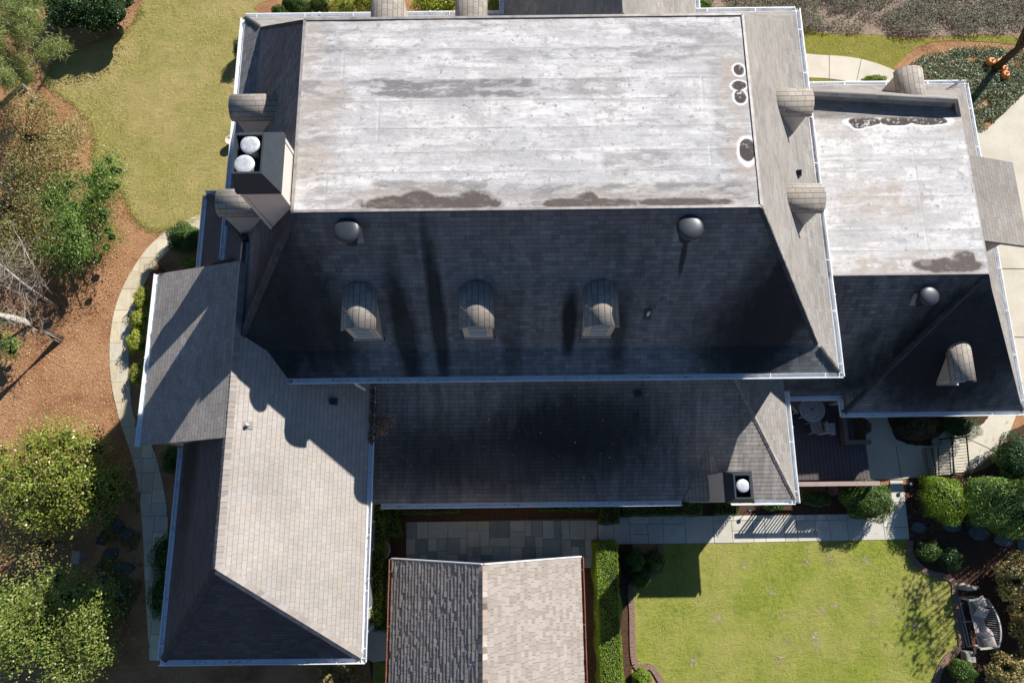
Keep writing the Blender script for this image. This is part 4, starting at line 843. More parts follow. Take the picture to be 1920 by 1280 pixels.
# bigger trees and shrubs on the left: several lobes each
def tree(name,u,v,lobes,h,mat,size,nper,label,cat='tree',bark='bark_dark',aspect=.55,core=.55,jit=.8,tr=.12,ground=False):
    """lobes: (du,dv,r,z) in pixels for the crown as seen"""
    base=at(u,v,0); base=(base[0],base[1],gz(base[0],base[1])); t=thing(name,base,label,cat)
    Vs=[]; b=MB(); cb=MB(); b.tube([Vector(base)-Vector((0,0,.1)),Vector(base)+Vector((.05,.02,h*.45))],[tr,tr*.7],8)
    for (uu,vv,r,z_) in lobes:
        c=at(uu,vv,z_) if not ground else (at(uu,vv,0)[0]+PX*z_,at(uu,vv,0)[1]+PY*z_,z_); n=int(nper*r*r); Pn,Nn=ball_pts(n,c,(r,r,r*.75),top=False,shell=.75,lump=.25,seed=random.random()*9)
        Pn=np.array(c)+(Pn-np.array(c))*np.array([random.uniform(.75,1.35),random.uniform(.75,1.35),1.]); k_=rng.random(n)<.3; Pn[k_]+=rng.normal(0,r*.5,(n,3))[k_]; Nn[:,2]=np.abs(Nn[:,2])+.5; Vs.append(leaf_mesh(Pn,Nn,size,aspect,jit,.1))
        b.tube([Vector(base)+Vector((.05,.02,h*.4)),Vector(base).lerp(Vector(c),.5)+Vector((0,0,h*.2)),Vector(c)+Vector((0,0,r*.2))],[tr*.5,tr*.35,tr*.1],6)
        if core: cb.lathe((c[0],c[1],c[2]-r*.35),[(r*core*math.cos(a),r*.7*core*math.sin(a)) for a in np.linspace(-1.4,1.4,7)],12)
    leaves('crown',np.concatenate(Vs),mat,t)
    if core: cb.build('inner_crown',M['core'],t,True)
    b.build('trunk',M[bark],t,True); return t
def lob(cx,cy,rx,ry,n,rlo,rhi,zlo,zhi,seed):
    r=random.Random(seed); out=[]
    for i in range(n):
        a=r.random()*6.283; d=math.sqrt(r.random()); R_=r.uniform(rlo,rhi); out.append((cx+rx*d*math.cos(a),cy+ry*d*math.sin(a),R_,r.uniform(zlo,zhi)*(1.1-.35*d)))
    return out
tree('rhododendron',130,900,lob(92,895,128,88,50,.45,.8,.6,2.4,1),2.4,M['leaf_mag'],.105,900,'broad yellow-green rhododendron spreading over the mulch at the left edge, upper of two','large shrub',core=.3)
tree('rhododendron',110,1170,lob(95,1180,118,106,56,.45,.85,.4,2.4,2),2.4,M['leaf_mag2'],.10,950,'glossy green rhododendron filling the bottom left corner','large shrub',core=.3)
tree('viburnum',150,430,lob(140,420,72,85,34,.4,.7,1.2,2.8,3),2.2,M['leaf_green'],.07,1500,'dense mid-green shrub leaning over the mulch left of the side lawn','large shrub',core=.3)
tree('viburnum',190,360,lob(180,335,45,48,13,.35,.6,1.5,2.6,4),2.2,M['leaf_green'],.07,1400,'smaller green shrub at the edge of the side lawn, above the denser one','large shrub',core=.3)
tree('thin_shrub',70,280,lob(62,262,85,80,52,.4,.8,1.2,3.0,5),2.3,M['leaf_thin'],.085,620,'thin brown-green shrub with bare twigs at the left edge','large shrub',core=0,tr=.045)
tree('thin_shrub',30,420,lob(40,420,60,95,36,.4,.8,1.,2.6,6),2.,M['leaf_thin'],.085,560,'half-bare shrub at the far left beside the green shrub','large shrub',core=0,tr=.045)
tree('thin_shrub',60,1020,lob(45,1025,65,50,14,.3,.6,.2,1.4,7),1.5,M['leaf_dry'],.09,420,'dry brown shrub between the two rhododendrons','large shrub',core=0,tr=.045)
tree('holly',160,20,lob(158,-5,72,44,34,.5,.75,1.4,2.0,8),1.8,M['leaf_dark'],.08,1300,'large rounded dark holly at the top edge between pine and side lawn','large shrub',core=.8)
tree('low_shrub',10,640,lob(12,625,28,38,8,.35,.5,.8,1.6,18),1.2,M['leaf_green'],.08,700,'small green shrub at the left edge under the leaning bare trunk','shrub',core=.3)
# pine at the top left, needles in tufts
def pine(u,v,tufts,h,label):
    base=at(u,v,0); t=thing('pine_tree',base,label,'tree'); b=MB(); Vs=[]
    top=Vector(base)+Vector((0,0,h)); b.tube([Vector(base)-Vector((0,0,.1)),Vector(base).lerp(top,.6),top],[.16,.11,.04],10)
    for (uu,vv,z_,r) in tufts:
        c=np.array(at(uu,vv,z_)); n=int(1300*r); d=rng.normal(0,1,(n,3)); d/=np.linalg.norm(d,axis=1)[:,None]; ce=c+rng.normal(0,r*.35,(n,3))
        s=rng.uniform(.10,.22,n)[:,None]; side=np.cross(d,rng.normal(0,1,(n,3))); side/=np.linalg.norm(side,axis=1)[:,None]; side*=.008
        Vs.append(np.stack([ce-side,ce+side,ce+d*s+side*.3,ce+d*s-side*.3],1).reshape(-1,3))
        b.tube([Vector(base)+Vector((0,0,min(z_*.9,h*.95))),Vector(c)],[.04,.012],6)
    leaves('crown',np.concatenate(Vs),M['leaf_pine'],t); b.build('trunk',M['bark_dark'],t,True)
rp=random.Random(9)
pine(55,150,[(rp.uniform(-10,75),rp.uniform(-10,150),rp.uniform(3,7),rp.uniform(.35,.6)) for _ in range(34)]+[(95,90,4.5,.5),(115,85,4,.45),(80,105,4,.4),(20,150,3,.5),(15,110,4,.5)],7.5,'pine tree with bright needle tufts in the top left corner')
# bare trees
def bare(name,base,tops,r0,label,mat='bark',seed=1,twigs=40,tl=.9,thick=1.):
    R_=random.Random(seed); t=thing(name,base,label,'tree'); b=MB(); B_=Vector(base); tw=MB()
    for k,tp in enumerate(tops):
        tp=Vector(tp); mid=B_.lerp(tp,.5)+Vector((R_.uniform(-.15,.15),R_.uniform(-.15,.15),.1)); path=[B_-Vector((0,0,.1)),mid,tp] if k==0 else [B_.lerp(Vector(tops[0]),.25),mid,tp]
        rr=r0 if k==0 else r0*.5; b.tube(path,[rr,rr*.7,rr*.3],8)
        for i in range(twigs):
            f=R_.uniform(.3,1.); st=(path[0].lerp(mid,f*2) if f<.5 else mid.lerp(tp,f*2-1)); d=Vector((R_.gauss(0,1),R_.gauss(0,1),R_.uniform(-.1,.9))).normalized()*R_.uniform(.35,1)*tl
            e1=st+d*.5+Vector((R_.uniform(-.08,.08),R_.uniform(-.08,.08),.02)); e2=st+d; tw.tube([st,e1,e2],[.016*thick,.010*thick,.004],4,False)
            for j in range(3):
                q=e1.lerp(e2,R_.random()); d2=Vector((R_.gauss(0,1),R_.gauss(0,1),R_.uniform(-.2,.6))).normalized()*tl*.4; tw.tube([q,q+d2*.5+Vector((.02,.03,0)),q+d2],[.008*thick,.006*thick,.003],3,False)
    tk=b.build('trunk',M[mat],t,True); tw.build('twigs',M['bark_mid' if mat=='bark' else mat],t); return t
b0=at(112,636); bare('bare_tree',b0,[(b0[0]-.1,b0[1]+.05,4.6)],.19,'leaning pale bare trunk casting a thin shadow on the mulch at the left edge',seed=2,twigs=26,tl=.9)
b0=at(110,580); bare('bare_tree',b0,[(b0[0]-.6,b0[1]+1.1,3.2),(b0[0]-1.6,b0[1]+.6,2.8),(b0[0]-.2,b0[1]+2.2,2.6)],.08,'many-branched bare grey tree leaning left just below the green shrub',seed=3,twigs=34,tl=1.1)
b0=at(100,400); bare('bare_tree',b0,[(b0[0]-1.4,b0[1]+.9,3.0),(b0[0]-.8,b0[1]+1.9,2.8)],.07,'bare branches among the thin shrubs at the left edge',seed=4,twigs=26,tl=1.)
b0=at(1862,132); bare('bare_tree',b0,[(b0[0]+.5,b0[1]+.2,5.0),(b0[0]+.2,b0[1]+1.4,6.0),(b0[0]-.8,b0[1]+1.2,6.4)],.17,'bare grey tree with pumpkins at its foot in the ground cover by the drive','bark_dark',seed=5,twigs=24,tl=1.2,thick=.8)
b0=at(690,-20); bare('bare_tree',b0,[(b0[0]-.2,b0[1]-.7,2.2),(b0[0]+.5,b0[1]-.5,2.0)],.05,'thin pale crape myrtle stems beside the first front dormer',seed=6,twigs=14,tl=.6)
# trees just outside the frame that throw shadows into it
rt=random.Random(21); tg=[(1735,1000,.6,5.),(1770,1020,.75,5.4),(1820,1000,.8,5.8),(1790,1050,.7,5.2),(1850,1030,.8,5.6),(1885,1010,.8,6.2),(1765,890,.4,6),(1860,870,.6,6.),(1900,900,.6,6.4)]
tg+=[(1755+rt.uniform(-62,38)*(1 if vv_>1100 else .8),vv_,rt.uniform(.22,.5),rt.uniform(4.4,5.4)) for vv_ in list(range(1020,1262,9))]
tree('shade_tree',2110,800,tg,5,M['leaf_thin'],.13,420,'leafy tree standing just beyond the right edge beside the big evergreen mass','tree',core=0,ground=True)
b0=at(393,-290); b1=at(50,200); bare('bare_tree',b0,[(b1[0]+PX*9,b1[1]+PY*9,9.)],.17,'tall bare trunk beyond the top edge whose shadow crosses the side lawn','bark_dark',seed=7,twigs=8,tl=.8)

# ------------------------------------------------------------------ loose stuff
def scatter_poly(n, boxes, avoid=None):
    out=[]
    for (u0,v0,u1,v1,k) in boxes:
        for _ in range(int(n*k)):
            p=at(random.uniform(u0,u1),random.uniform(v0,v1),0); out.append((p[0],p[1],gz(p[0],p[1])+.03))
    return np.array(out)
Pn=scatter_poly(1,[(0,380,240,850,8500),(60,150,240,400,1500),(240,380,300,520,300),(130,850,260,1250,900),(0,950,140,1100,1200),(1330,0,1920,65,1500),(1690,75,1900,110,400),(1700,900,1790,1010,250),(1800,1040,1920,1280,300)])
N_=np.tile([0,0,1.],(len(Pn),1)); tag(leaves('fallen_leaves',leaf_mesh(Pn,N_,.06,.45,.5),M['litter']),'tan and russet fallen leaves strewn over the mulch','leaves',kind='stuff')
Pn=scatter_poly(1,[(120,100,450,430,420),(250,0,520,110,150),(1190,1025,1780,1275,95),(1630,890,1860,1000,50),(1500,62,1700,100,20)])
N_=np.tile([0,0,1.],(len(Pn),1)); tag(leaves('lawn_leaves',leaf_mesh(Pn,N_,.07,.6,.35),M['litter']),'scattered dry leaves lying on the lawns and paths','leaves',kind='stuff')
out=[]
for (u,v) in ((1512,1053),(1551,1044),(1470,1155),(1448,1110),(1541,1144),(1565,1134),(1640,1163),(1675,1140),(1717,1172),(1527,1190),(1533,1205),(1474,1200),(1462,1236),(1625,1050),(1346,1158),(1300,1240),(1395,1060)):
    c=at(u,v,.02); k=random.randint(25,80); sg=random.uniform(.06,.13)
    for _ in range(k): out.append((c[0]+random.gauss(0,sg),c[1]+random.gauss(0,sg),.03))
V=np.array(out); tag(leaves('dry_thatch',leaf_mesh(V,np.tile([0,0,1.],(len(V),1)),.06,.35,.3),M['thatch']),'pale worn spots of dry thatch in the back lawn','dry grass',kind='stuff')
out=[]
for poly in (LAWN_L,):
    W_=[at(p[0],p[1],.02) for p in smooth_line(poly,10,True) if -10<p[1]<440 and p[0]<470]
    for p in W_:
        for _ in range(34): out.append((p[0]+random.gauss(0,.10),p[1]+random.gauss(0,.10),.03+random.random()*.03))
V=np.array(out); tag(leaves('edge_grass',leaf_mesh(V,np.tile([0,0,1.],(len(V),1)),.07,.25,.8),M['tuft']),'ragged grass tufts along the edge of the side lawn','grass',kind='stuff')
# ground covers
def cover(name,boxes,mat,size,label,h=.25,jit=.8,aspect=.5,hole=.5):
    out=[]
    for (poly,n) in boxes:
        P2=np.array(poly,float); U=rng.uniform(P2[:,0].min(),P2[:,0].max(),n); W_=rng.uniform(P2[:,1].min(),P2[:,1].max(),n); ins=np.zeros(n,bool); j=len(P2)-1
        for i in range(len(P2)):
            dy=P2[j][1]-P2[i][1]; dy=dy if abs(dy)>1e-9 else 1e-9
            ins^=((P2[i][1]>W_)!=(P2[j][1]>W_))&(U<(P2[j][0]-P2[i][0])*(W_-P2[i][1])/dy+P2[i][0]); j=i
        d=fbm(U*.02,W_*.035,77,4,.6); ok=ins&(d>hole-.08+rng.random(n)*.14)
        for u,v,dd in zip(U[ok],W_[ok],d[ok]):
            p=at(u,v,0); out.append((p[0],p[1],gz(p[0],p[1])+random.random()*h*(dd*1.6)))
    V=np.array(out); N_=np.tile([0,0,1.],(len(V),1)); return tag(leaves(name,leaf_mesh(V,N_,size,aspect,jit),mat),label,'ground cover',kind='stuff')
cover('dry_ground_cover',[([(1300,-40),(2000,-40),(2000,60),(1850,64),(1700,66),(1600,60),(1500,56),(1300,40)],90000)],M['leaf_grey'],.065,'grey-green scrubby ground cover with bare patches across the top right',.45,hole=.40)
cover('ivy',[([(1700,125),(1730,105),(1800,90),(1870,92),(1960,100),(1930,165),(1850,243),(1825,250),(1800,200),(1790,160),(1740,150),(1690,145)],30000)],M['leaf_ivy'],.09,'silvery green ivy bed round the pumpkins beside the drive',.25,hole=.30)
cover('moss',[([(150,980),(200,930),(240,900),(262,950),(268,1100),(240,1160),(150,1150)],14000)],M['leaf_box'],.06,'dark green low moss and ivy between the flat rocks',.1,hole=.5)
# leaves in gutters and on roofs
out=[]
for p0,p1,d in gutter_lines:
    L=(p1-p0).length; n=int(L*5*d)
    for _ in range(n):
        f=random.random(); q=p0.lerp(p1,f)
        if vnoise(np.array([q.x*.9+q.y*.7]),np.array([q.y*.3]),5)[0]<.35: continue
        out.append((q.x+random.uniform(-.03,.03),q.y+random.uniform(-.03,.03),q.z+random.uniform(.0,.05)))
V=np.array(out); tag(leaves('gutter_leaves',leaf_mesh(V,np.tile([0,0,1.],(len(V),1)),.06,.45,.5),M['litter_dark']),'brown leaves and twigs caught in the gutters','leaves',kind='stuff')
def roof_pile(name,u,v,which,n,rx,ry,label,size=.07):
    z0=4.
    for _ in range(25):
        x,y,_z=at(u,v,z0); z0=slopez(x,y,which)
    X=rng.normal(0,1,n)*rx; Y=rng.normal(0,1,n)*ry; Y+=X*.5; V=[]
    for a,b_ in zip(X,Y): V.append((x+a,y+b_,slopez(x+a,y+b_,which)+.02+.10*math.exp(-(a/rx)**2-(b_/ry)**2)*random.random()))
    V=np.array(V); tag(leaves(name,leaf_mesh(V,np.tile([0,-.5,1.],(n,1)),size,.5,.6),M['litter']),label,'leaves',kind='stuff')
roof_pile('leaf_pile',720,798,'e',420,.18,.16,'heap of brown leaves on the left end of the dark lower roof')
z_=4.; V=[]
for _ in range(420):
    y=random.uniform(2.0,3.9); x=B+.08+random.uniform(-.07,.11); V.append((x+random.gauss(0,.03),y,Z4+random.uniform(-.02,.10)))
V=np.array(V); tag(leaves('leaf_pile',leaf_mesh(V,np.tile([0,0,1.],(len(V),1)),.08,.5,.5),M['litter_dark']),'brown leaves packed in the valley gutter below the small downspout','leaves',kind='stuff')
V=[]
for _ in range(70):
    x=random.uniform(-4.8,8.5); y=random.uniform(.2,3.8); V.append((x,y,slopez(x,y,'e')+.03))
for _ in range(0):
    pass
for u,v in ((1666,665),(1215,740),(925,745)):
    z0=4.
    wh='br' if u==1666 else 'e'
    for _ in range(25):
        x,y,_z=at(u,v,z0); z0=slopez(x,y,wh)
    for k in range(6): V.append((x+random.gauss(0,.05),y+random.gauss(0,.05),z0+.04))
V=np.array(V); tag(leaves('roof_leaves',leaf_mesh(V,np.tile([0,-.5,1.],(len(V),1)),.06,.6,.4),M['litter']),'single dry leaves scattered on the dark lower roofs','leaves',kind='stuff')

# ------------------------------------------------------------------ deck and furniture
DZ=.85
dk=thing('deck',(10.8,1.8,0),'raised deck of dark grey-brown boards between the lower roof and the right wing','deck')
c0=at(1480,735,DZ); c1=at(1632,898,DZ); dx0,dx1,dy0,dy1=9.2,c1[0],c1[1],4.3
b=MB(); x=dx0
while x<dx1-.02: b.box(x,min(x+.135,dx1),dy0,dy1,DZ-.03,DZ+random.uniform(-.002,.002)); x+=.146
b.build('deck_boards',M['deck'],dk)
MB().box(dx0+.03,dx1-.03,dy0+.03,dy1-.03,DZ-.25,DZ-.035).build('deck_frame',M['wood_dark'],dk)
rz=DZ+.95; r0=at(1480,908,rz); r1=at(1650,905,rz)
rl=MB().box(r0[0],r1[0],r0[1]-.07,r0[1]+.09,rz-.04,rz); rl.build('hand_rail',plain('pinkish_brown_rail',(.36,.27,.25),.6,.3,0,.15,6),dk)
MB().box(r0[0],r1[0],r0[1]-.02,r0[1]+.04,DZ+.05,DZ+.11).build('bottom_rail',M['wood_dark'],dk)
x=r0[0]+.05
bal=MB()
while x<r1[0]: bal.box(x,x+.04,r0[1]-.01,r0[1]+.03,DZ+.112,rz-.042); x+=.125
bb=bal.build('balusters',M['wood_dark'],dk)
for x in (r0[0]+.4,(r0[0]+r1[0])/2,r1[0]-.1): MB().box(x,x+.1,r0[1]-.04,r0[1]+.06,0,rz-.043).build('post',M['wood_dark'],dk)
# raised planter box of timber at the deck's right
p0=at(1578,775,1.2); p1=at(1634,832,1.2)
pl=thing('planter_box',((p0[0]+p1[0])/2,(p0[1]+p1[1])/2,0),'brown timber planter box with low walls at the right of the deck','planter')
b=MB(); x0,x1,y0,y1=p0[0],p1[0],p1[1],p0[1]
b.box(x0,x0+.16,y0,y1,0,1.2); b.box(x0+.163,x1,y0,y0+.16,0,1.2); b.build('timber_wall',M['wood_dark'],pl); MB().box(x0+.163,x1,y0+.163,y1,0,.85).build('soil',M['soil'],pl)
# lattice screen
l0=at(1545,742,1.9); lt=thing('lattice_screen',(l0[0],l0[1],DZ),'rusty lattice screen in the corner of the deck under the gutter','screen'); b=MB()
lx0=at(1546,760,1.6)[0]; lx1=at(1588,760,1.6)[0]; ly=at(1565,752,1.6)[1]
for k in range(9):
    f=lx0+(lx1-lx0)*k/8; b.bar((f-.15,ly,DZ+.05),(f+.2,ly,DZ+1.25),.03,.02); b.bar((f+.2,ly+.022,DZ+.05),(f-.15,ly+.022,DZ+1.25),.03,.02)
b.build('lattice',plain('rusty_wood',(.33,.15,.09),.8,.2,0,.3,9),lt); MB().bar((lx0-.1,ly+.01,DZ+1.28),(lx1+.1,ly+.01,DZ+1.28),.08,.05).build('top_rail',M['wood_dark'],lt)
# round table
tc=at(1523,767,DZ+.74); tb=thing('round_table',(tc[0],tc[1],DZ),'round slatted teak table on the deck beside the lower roof gutter','table')
b=MB(); R_=.46; n=11
for k in range(n):
    y=-R_+(k+.5)*2*R_/n; hw=math.sqrt(max(R_*R_-y*y,0)); b.box(tc[0]-hw,tc[0]+hw,tc[1]+y-.034,tc[1]+y+.034,DZ+.715,DZ+.74)
b.build('table_top',M['wood'],tb)
rim=MB(); N=40
for k in range(N):
    a=6.2832*k/N; a2=6.2832*(k+1)/N
    rim.bar((tc[0]+R_*math.cos(a),tc[1]+R_*math.sin(a),DZ+.72),(tc[0]+R_*math.cos(a2),tc[1]+R_*math.sin(a2),DZ+.72),.05,.045)
rim.build('rim',M['wood'],tb)
MB().lathe((tc[0],tc[1],DZ+.742),[(.05,0),(.05,.008)],16).build('umbrella_hole_cap',M['wood_dark'],tb)
for a in (.78,2.36,3.93,5.5): MB().bar((tc[0]+.33*math.cos(a),tc[1]+.33*math.sin(a),DZ),(tc[0]+.30*math.cos(a),tc[1]+.30*math.sin(a),DZ+.71),.05,.05).build('leg',M['wood'],tb)
def chair(u,v,rot,label,folded=False):
    c=at(u,v,DZ+.44); t=thing('folding_chair',(c[0],c[1],DZ),label,'chair','slatted teak chairs on the deck')
    t.rotation_euler=(0,0,rot)
    def L(b,name):
        o=b.build(name,M['wood'],None); o.parent=t; return o
    b=MB()
    for k in range(7): b.box(-.21+k*.062,-.21+k*.062+.045,-.2,.2,.42,.44)
    b.box(-.21,.21,-.21,-.17,.395,.418); b.box(-.21,.21,.17,.21,.395,.418); L(b,'seat')
    b=MB()
    for k in range(6): b.add([(-.19+k*.065,.21,.5),(-.15+k*.065,.21,.5),(-.15+k*.065,.30,.88),(-.19+k*.065,.30,.88),(-.19+k*.065,.23,.5),(-.15+k*.065,.23,.5),(-.15+k*.065,.32,.88),(-.19+k*.065,.32,.88)],[(0,1,2,3),(7,6,5,4),(0,4,5,1),(1,5,6,2),(2,6,7,3),(3,7,4,0)])
    b.bar((-.22,.31,.9),(.22,.31,.9),.03,.05); b.bar((-.22,.215,.48),(.22,.215,.48),.03,.05); L(b,'backrest')
    for x,y in ((-.2,-.18),(.2,-.18),(-.2,.2),(.2,.2)):
        b=MB(); b.bar((x*1.05,y*1.15,0),(x*1.05,y,.41),.035,.035); L(b,'leg')
    return t
chair(1531,800,math.pi+.15,'slatted teak chair just below the round table, nearer of the two')
chair(1556,803,math.pi/2-.05,'slatted teak chair right of the one below the round table')
chair(1492,760,2.2,'slatted teak chair left of the round table, half under the gutter')
# black gate and fence at the concrete walk
gt=thing('garden_gate',at(1800,862),'open black metal gate with thin bars standing on the concrete walk','gate')
for (p,q) in (((1785,820),(1788,890)),((1812,818),(1818,885))):
    a=Vector(at(*p,1.05)); c=Vector(at(*q,1.05)); a.z=c.z=0; MB().bar(a+Vector((0,0,1.05)),c+Vector((0,0,1.05)),.035,.035).build('rail',M['black'],gt); b=MB(); b.bar(a+Vector((0,0,.12)),c+Vector((0,0,.12)),.03,.03); n=12
    b.build('rail',M['black'],gt); b=MB()
    for k in range(n+1): e=a.lerp(c,k/n); b.bar(e+Vector((0,0,.1)),e+Vector((0,0,1.1)),.016,.016,(1,0,0))
    b.build('bars',M['black'],gt)
    for e in (a,c): MB().bar(e,e+Vector((0,0,1.2)),.05,.05,(1,0,0)).build('post',M['black'],gt)
a=Vector(at(1728,842)); c=Vector(at(1735,888)); fn=thing('picket_fence',a,'low black picket fence beside the planted bed that throws striped shadow on the walk','fence'); b=MB()
for k in range(13): e=a.lerp(c,k/12); b.bar(e,e+Vector((0,0,.8)),.03,.03,(1,0,0))
b.build('pickets',M['black'],fn); MB().bar(a+Vector((0,0,.7)),c+Vector((0,0,.7)),.03,.03).build('rail',M['black'],fn)
# garden bench with cushions
bc=Vector(at(1837,1167,.45)); bn=thing('garden_bench',(bc.x,bc.y,0),'curved-back slatted teak bench facing the back lawn with four cushions','bench')
def L(b,name,mat,par=None,sm=False):
    o=b.build(name,mat,None,sm); o.parent=par or bn; return o
# local: x to the right (the back), y along the bench
HB=.93; b=MB()
for k in range(7): b.box(-.27+k*.078,-.27+k*.078+.055,-HB,HB,.42,.445)
L(b,'seat',M['wood'])
b=MB(); 
for k in range(21):
    y=-HB+.05+k*(2*HB-.1)/20; bow=.30-.16*(y/HB)**2; h=.92-.20*(abs(y)/HB)**2; b.bar((.25+bow*.15,y,.47),(.22+bow,y,h),.035,.02,(0,1,0))
L(b,'backrest',M['wood']); b=MB(); pts=[(.24+.30-.16*(y/HB)**2,y,.94-.20*(abs(y)/HB)**2) for y in np.linspace(-HB,HB,13)]
for p,q in zip(pts,pts[1:]): b.bar(p,q,.06,.045)
L(b,'top_rail',M['wood'])
for y in (-HB,HB):
    b=MB(); b.bar((-.38,y,.66),(.38,y,.70),.075,.035); L(b,'armrest',M['wood'])
    for x in (-.30,.28): b=MB(); b.bar((x,y,0),(x,y,.66),.06,.06,(1,0,0)); L(b,'leg',M['wood'])
b=MB(); b.bar((-.50,-HB-.05,.03),(-.50,HB+.05,.03),.05,.05); b.bar((-.38,-HB-.05,.05),(-.38,HB+.05,.05),.04,.04)
for y in (-HB-.02,0,HB+.02): b.bar((-.53,y,.03),(.3,y,.03),.05,.05)
L(b,'glider_base',M['wood'])
bn.rotation_euler=(0,0,.08); bn.scale=(.82,.9,.95)
def cushion(dx,dy,z0,rot,mat,label,tilt=.5):
    me=bpy.data.meshes.new('cushion'); n=10; vs=[];fs=[];s=.22
    for sgn in (1,-1):
        for i in range(n+1):
            for j in range(n+1):
                x=-1+2*i/n; y=-1+2*j/n; h=.09*((1-x**4)*(1-y**4))**.5; pin=1-.08*(1-abs(x*y)); vs.append((x*s*pin,y*s*pin,h*sgn))
    for k in range(2):
        o_=k*(n+1)**2
        for i in range(n):
            for j in range(n):
                q=(o_+i*(n+1)+j,o_+(i+1)*(n+1)+j,o_+(i+1)*(n+1)+j+1,o_+i*(n+1)+j+1); fs.append(q if k==0 else q[::-1])
    me.from_pydata(vs,[],fs); me.update(); uv=me.uv_layers.new(name='UVMap')
    for l in me.loops: v_=me.vertices[l.vertex_index].co; uv.data[l.index].uv=(v_.x/(2*s)+.5,v_.y/(2*s)+.5)
    me.polygons.foreach_set('use_smooth',[True]*len(me.polygons)); o=link('cushion',me,M[mat]); R2=Matrix.Rotation(.08,4,'Z')
    p=R2@Vector((dx,dy,z0)); o.location=(bc.x+p.x,bc.y+p.y,z0); o.rotation_euler=(0,-tilt,rot); tag(o,label,'cushion','cushions on the garden bench')
cushion(.10,.70,.60,.5,'cushion','plain cream cushion at the upper end of the bench'); cushion(.07,.37,.60,1.2,'stripe','cream cushion with dark red stripes at the upper half of the bench')
cushion(.07,-.37,.60,.9,'stripe','cream cushion with dark red stripes at the lower half of the bench'); cushion(.12,-.68,.60,.3,'cushion','plain cream cushion at the lower end of the bench')
# stone statue, stone block, fountain, pots, lights
s0=at(1815,1101,.4)
st=thing('stone_statue',(s0[0],s0[1],0),'small pale stone garden figure above the bench','statue')
MB().lathe((s0[0],s0[1],0),[(.2,0),(.2,.12),(.13,.16),(.12,.3),(.17,.42),(.15,.55),(.07,.63),(.10,.70),(.09,.78),(.02,.84)],14,1,.7).build('figure',M['stone'],st,True)
MB().lathe((s0[0]+.17,s0[1]+.02,.45),[(.02,0),(.1,.03),(.12,.1),(.05,.16)],10,1.4,.5).build('wing',M['stone'],st,True)
s0=at(1815,1230,.2); q=MB().box(s0[0]-.17,s0[0]+.17,s0[1]-.19,s0[1]+.19,0,.38).build('stone_block',M['stone']); bv=q.modifiers.new('bevel','BEVEL'); bv.width=.03; bv.segments=2; tag(q,'pale square stone block below the lower end of the bench','stone block')
s0=at(714,1030,.45); ft=thing('birdbath',(s0[0],s0[1],0),'round dark stone basin in the shade left of the bluestone patio','birdbath')
MB().lathe((s0[0],s0[1],0),[(.22,0),(.2,.06),(.09,.12),(.08,.40),(.15,.46)],20).build('pedestal',M['stone'],ft,True)
MB().lathe((s0[0],s0[1],.46),[(.12,0),(.33,.08),(.40,.16),(.40,.19),(.35,.19),(.28,.12),(.02,.08)],28).build('basin',M['stone'],ft,True)
s0=at(1563,918,.3); MBp=MB().lathe((s0[0],s0[1],0),[(.12,0),(.17,.22),(.19,.24),(.19,.28),(.16,.28),(.14,.22),(.02,.20)],20).build('flower_pot',M['terra'],None,True); tag(MBp,'terracotta pot in the dark bed below the deck rail','pot')
s0=at(1757,828,.25); MBp=MB().lathe((s0[0],s0[1],0),[(.12,0),(.18,.2),(.2,.26),(.17,.26),(.02,.2)],20).build('flower_pot',M['stone'],None,True); tag(MBp,'grey pot at the corner of the azalea bed by the concrete walk','pot')
s0=at(432,264,.3); MBp=MB().lathe((s0[0],s0[1],0),[(.14,0),(.20,.3),(.22,.34),(.22,.38),(.18,.38),(.16,.32),(.02,.30)],20).build('flower_pot',plain('pale_clay',(.62,.5,.40),.8,.2,0,.15,6),None,True); tag(MBp,'pale clay pot on the side lawn against the house by the tall chimney','pot')
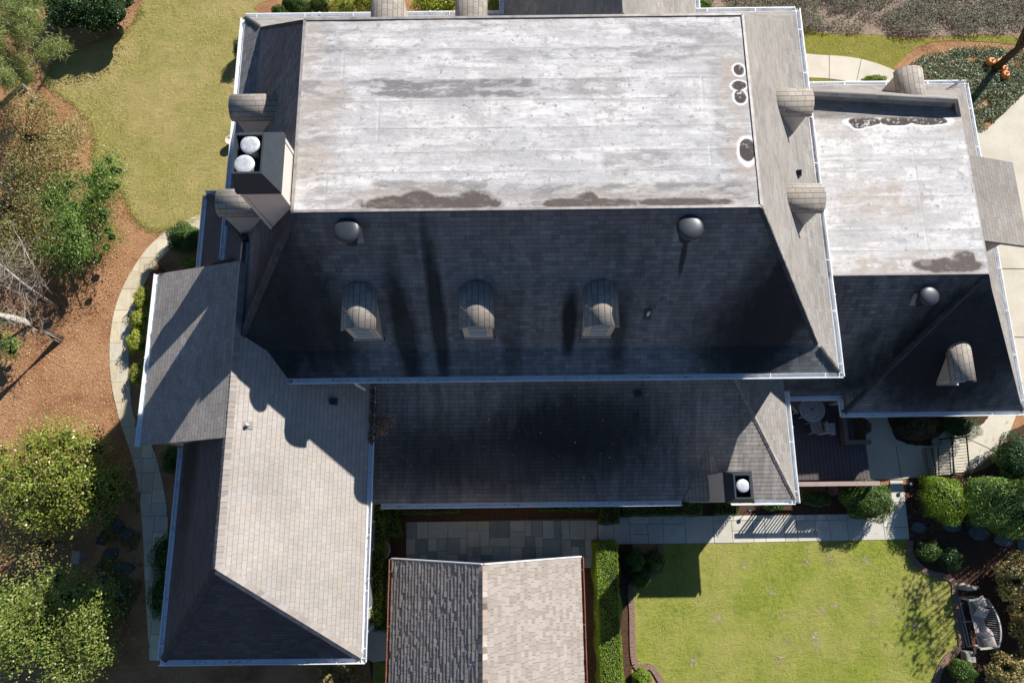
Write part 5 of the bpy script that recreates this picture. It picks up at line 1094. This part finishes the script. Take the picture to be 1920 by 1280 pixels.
for (u,v,l) in ((1405,958,'path light in the bed just right of the small chimney'),(1524,944,'path light in the dark bed below the deck'),(1726,1019,'path light at the top of the curved lawn edge'),(1707,908,'path light at the flagstone path corner by the concrete walk')):
    s0=at(u,v,.4); t=thing('path_light',(s0[0],s0[1],0),'small '+l,'path light','small garden path lights'); MB().tube([(s0[0],s0[1],0),(s0[0],s0[1],.42)],.012,6).build('stake',M['black'],t)
    MB().lathe((s0[0],s0[1],.40),[(.03,-.08),(.03,0),(.085,.0),(.06,.03),(.01,.05)],16).build('lamp_head',M['vent'],t,True)
for (u,v,l) in ((45,163,'upper pale lantern on the mulch at the foot of the pine'),(60,182,'lower pale lantern on the mulch at the foot of the pine')):
    s0=at(u,v,.2); t=MB().lathe((s0[0],s0[1],0),[(.10,0),(.11,.04),(.08,.06),(.08,.26),(.12,.28),(.04,.36)],8).build('garden_lantern',M['stone']); tag(t,l,'lantern')
s0=at(144,1042,.3); q=MB().box(s0[0]-.12,s0[0]+.2,s0[1]-.28,s0[1]+.2,0,.45).build('utility_box',M['stone']); bv=q.modifiers.new('bevel','BEVEL'); bv.width=.02; tag(q,'pale utility box at the edge of the shade left of the flat rocks','box')
# pumpkins
def pumpkin(u,v,r,label):
    c=at(u,v,r*.7); t=thing('pumpkin',(c[0],c[1],.05),label,'pumpkin','pumpkins at the foot of the bare tree'); b=MB(); n=40; m=14
    for i in range(m+1):
        p=math.pi*i/m
        for k in range(n):
            a=2*math.pi*k/n; rr=r*math.sin(p)**.8*(1-.07*abs(math.cos(a*5))**.6 if True else 1); b.v.append((c[0]+rr*math.cos(a),c[1]+rr*math.sin(a),.05+r*.75*(1-math.cos(p))*1.0-(.05*r*6*math.exp(-(math.sin(p)*3)**2) if i>m/2 else 0)))
    for i in range(m):
        for k in range(n): b.f.append((i*n+k,i*n+(k+1)%n,(i+1)*n+(k+1)%n,(i+1)*n+k))
    b.build('flesh',M['pumpkin'],t,True); MB().tube([(c[0],c[1],.05+r*1.2),(c[0]+.02,c[1],.05+r*1.62),(c[0]+.06,c[1]+.02,.05+r*1.8)],[.035,.025,.03],8).build('stalk',M['bark'],t,True)
pumpkin(1856,118,.21,'orange pumpkin furthest left at the foot of the bare tree'); pumpkin(1871,119,.19,'orange pumpkin directly behind the bare trunk'); pumpkin(1881,131,.17,'orange pumpkin just right of the bare trunk'); pumpkin(1883,142,.20,'lowest orange pumpkin, right of the trunk shadow')
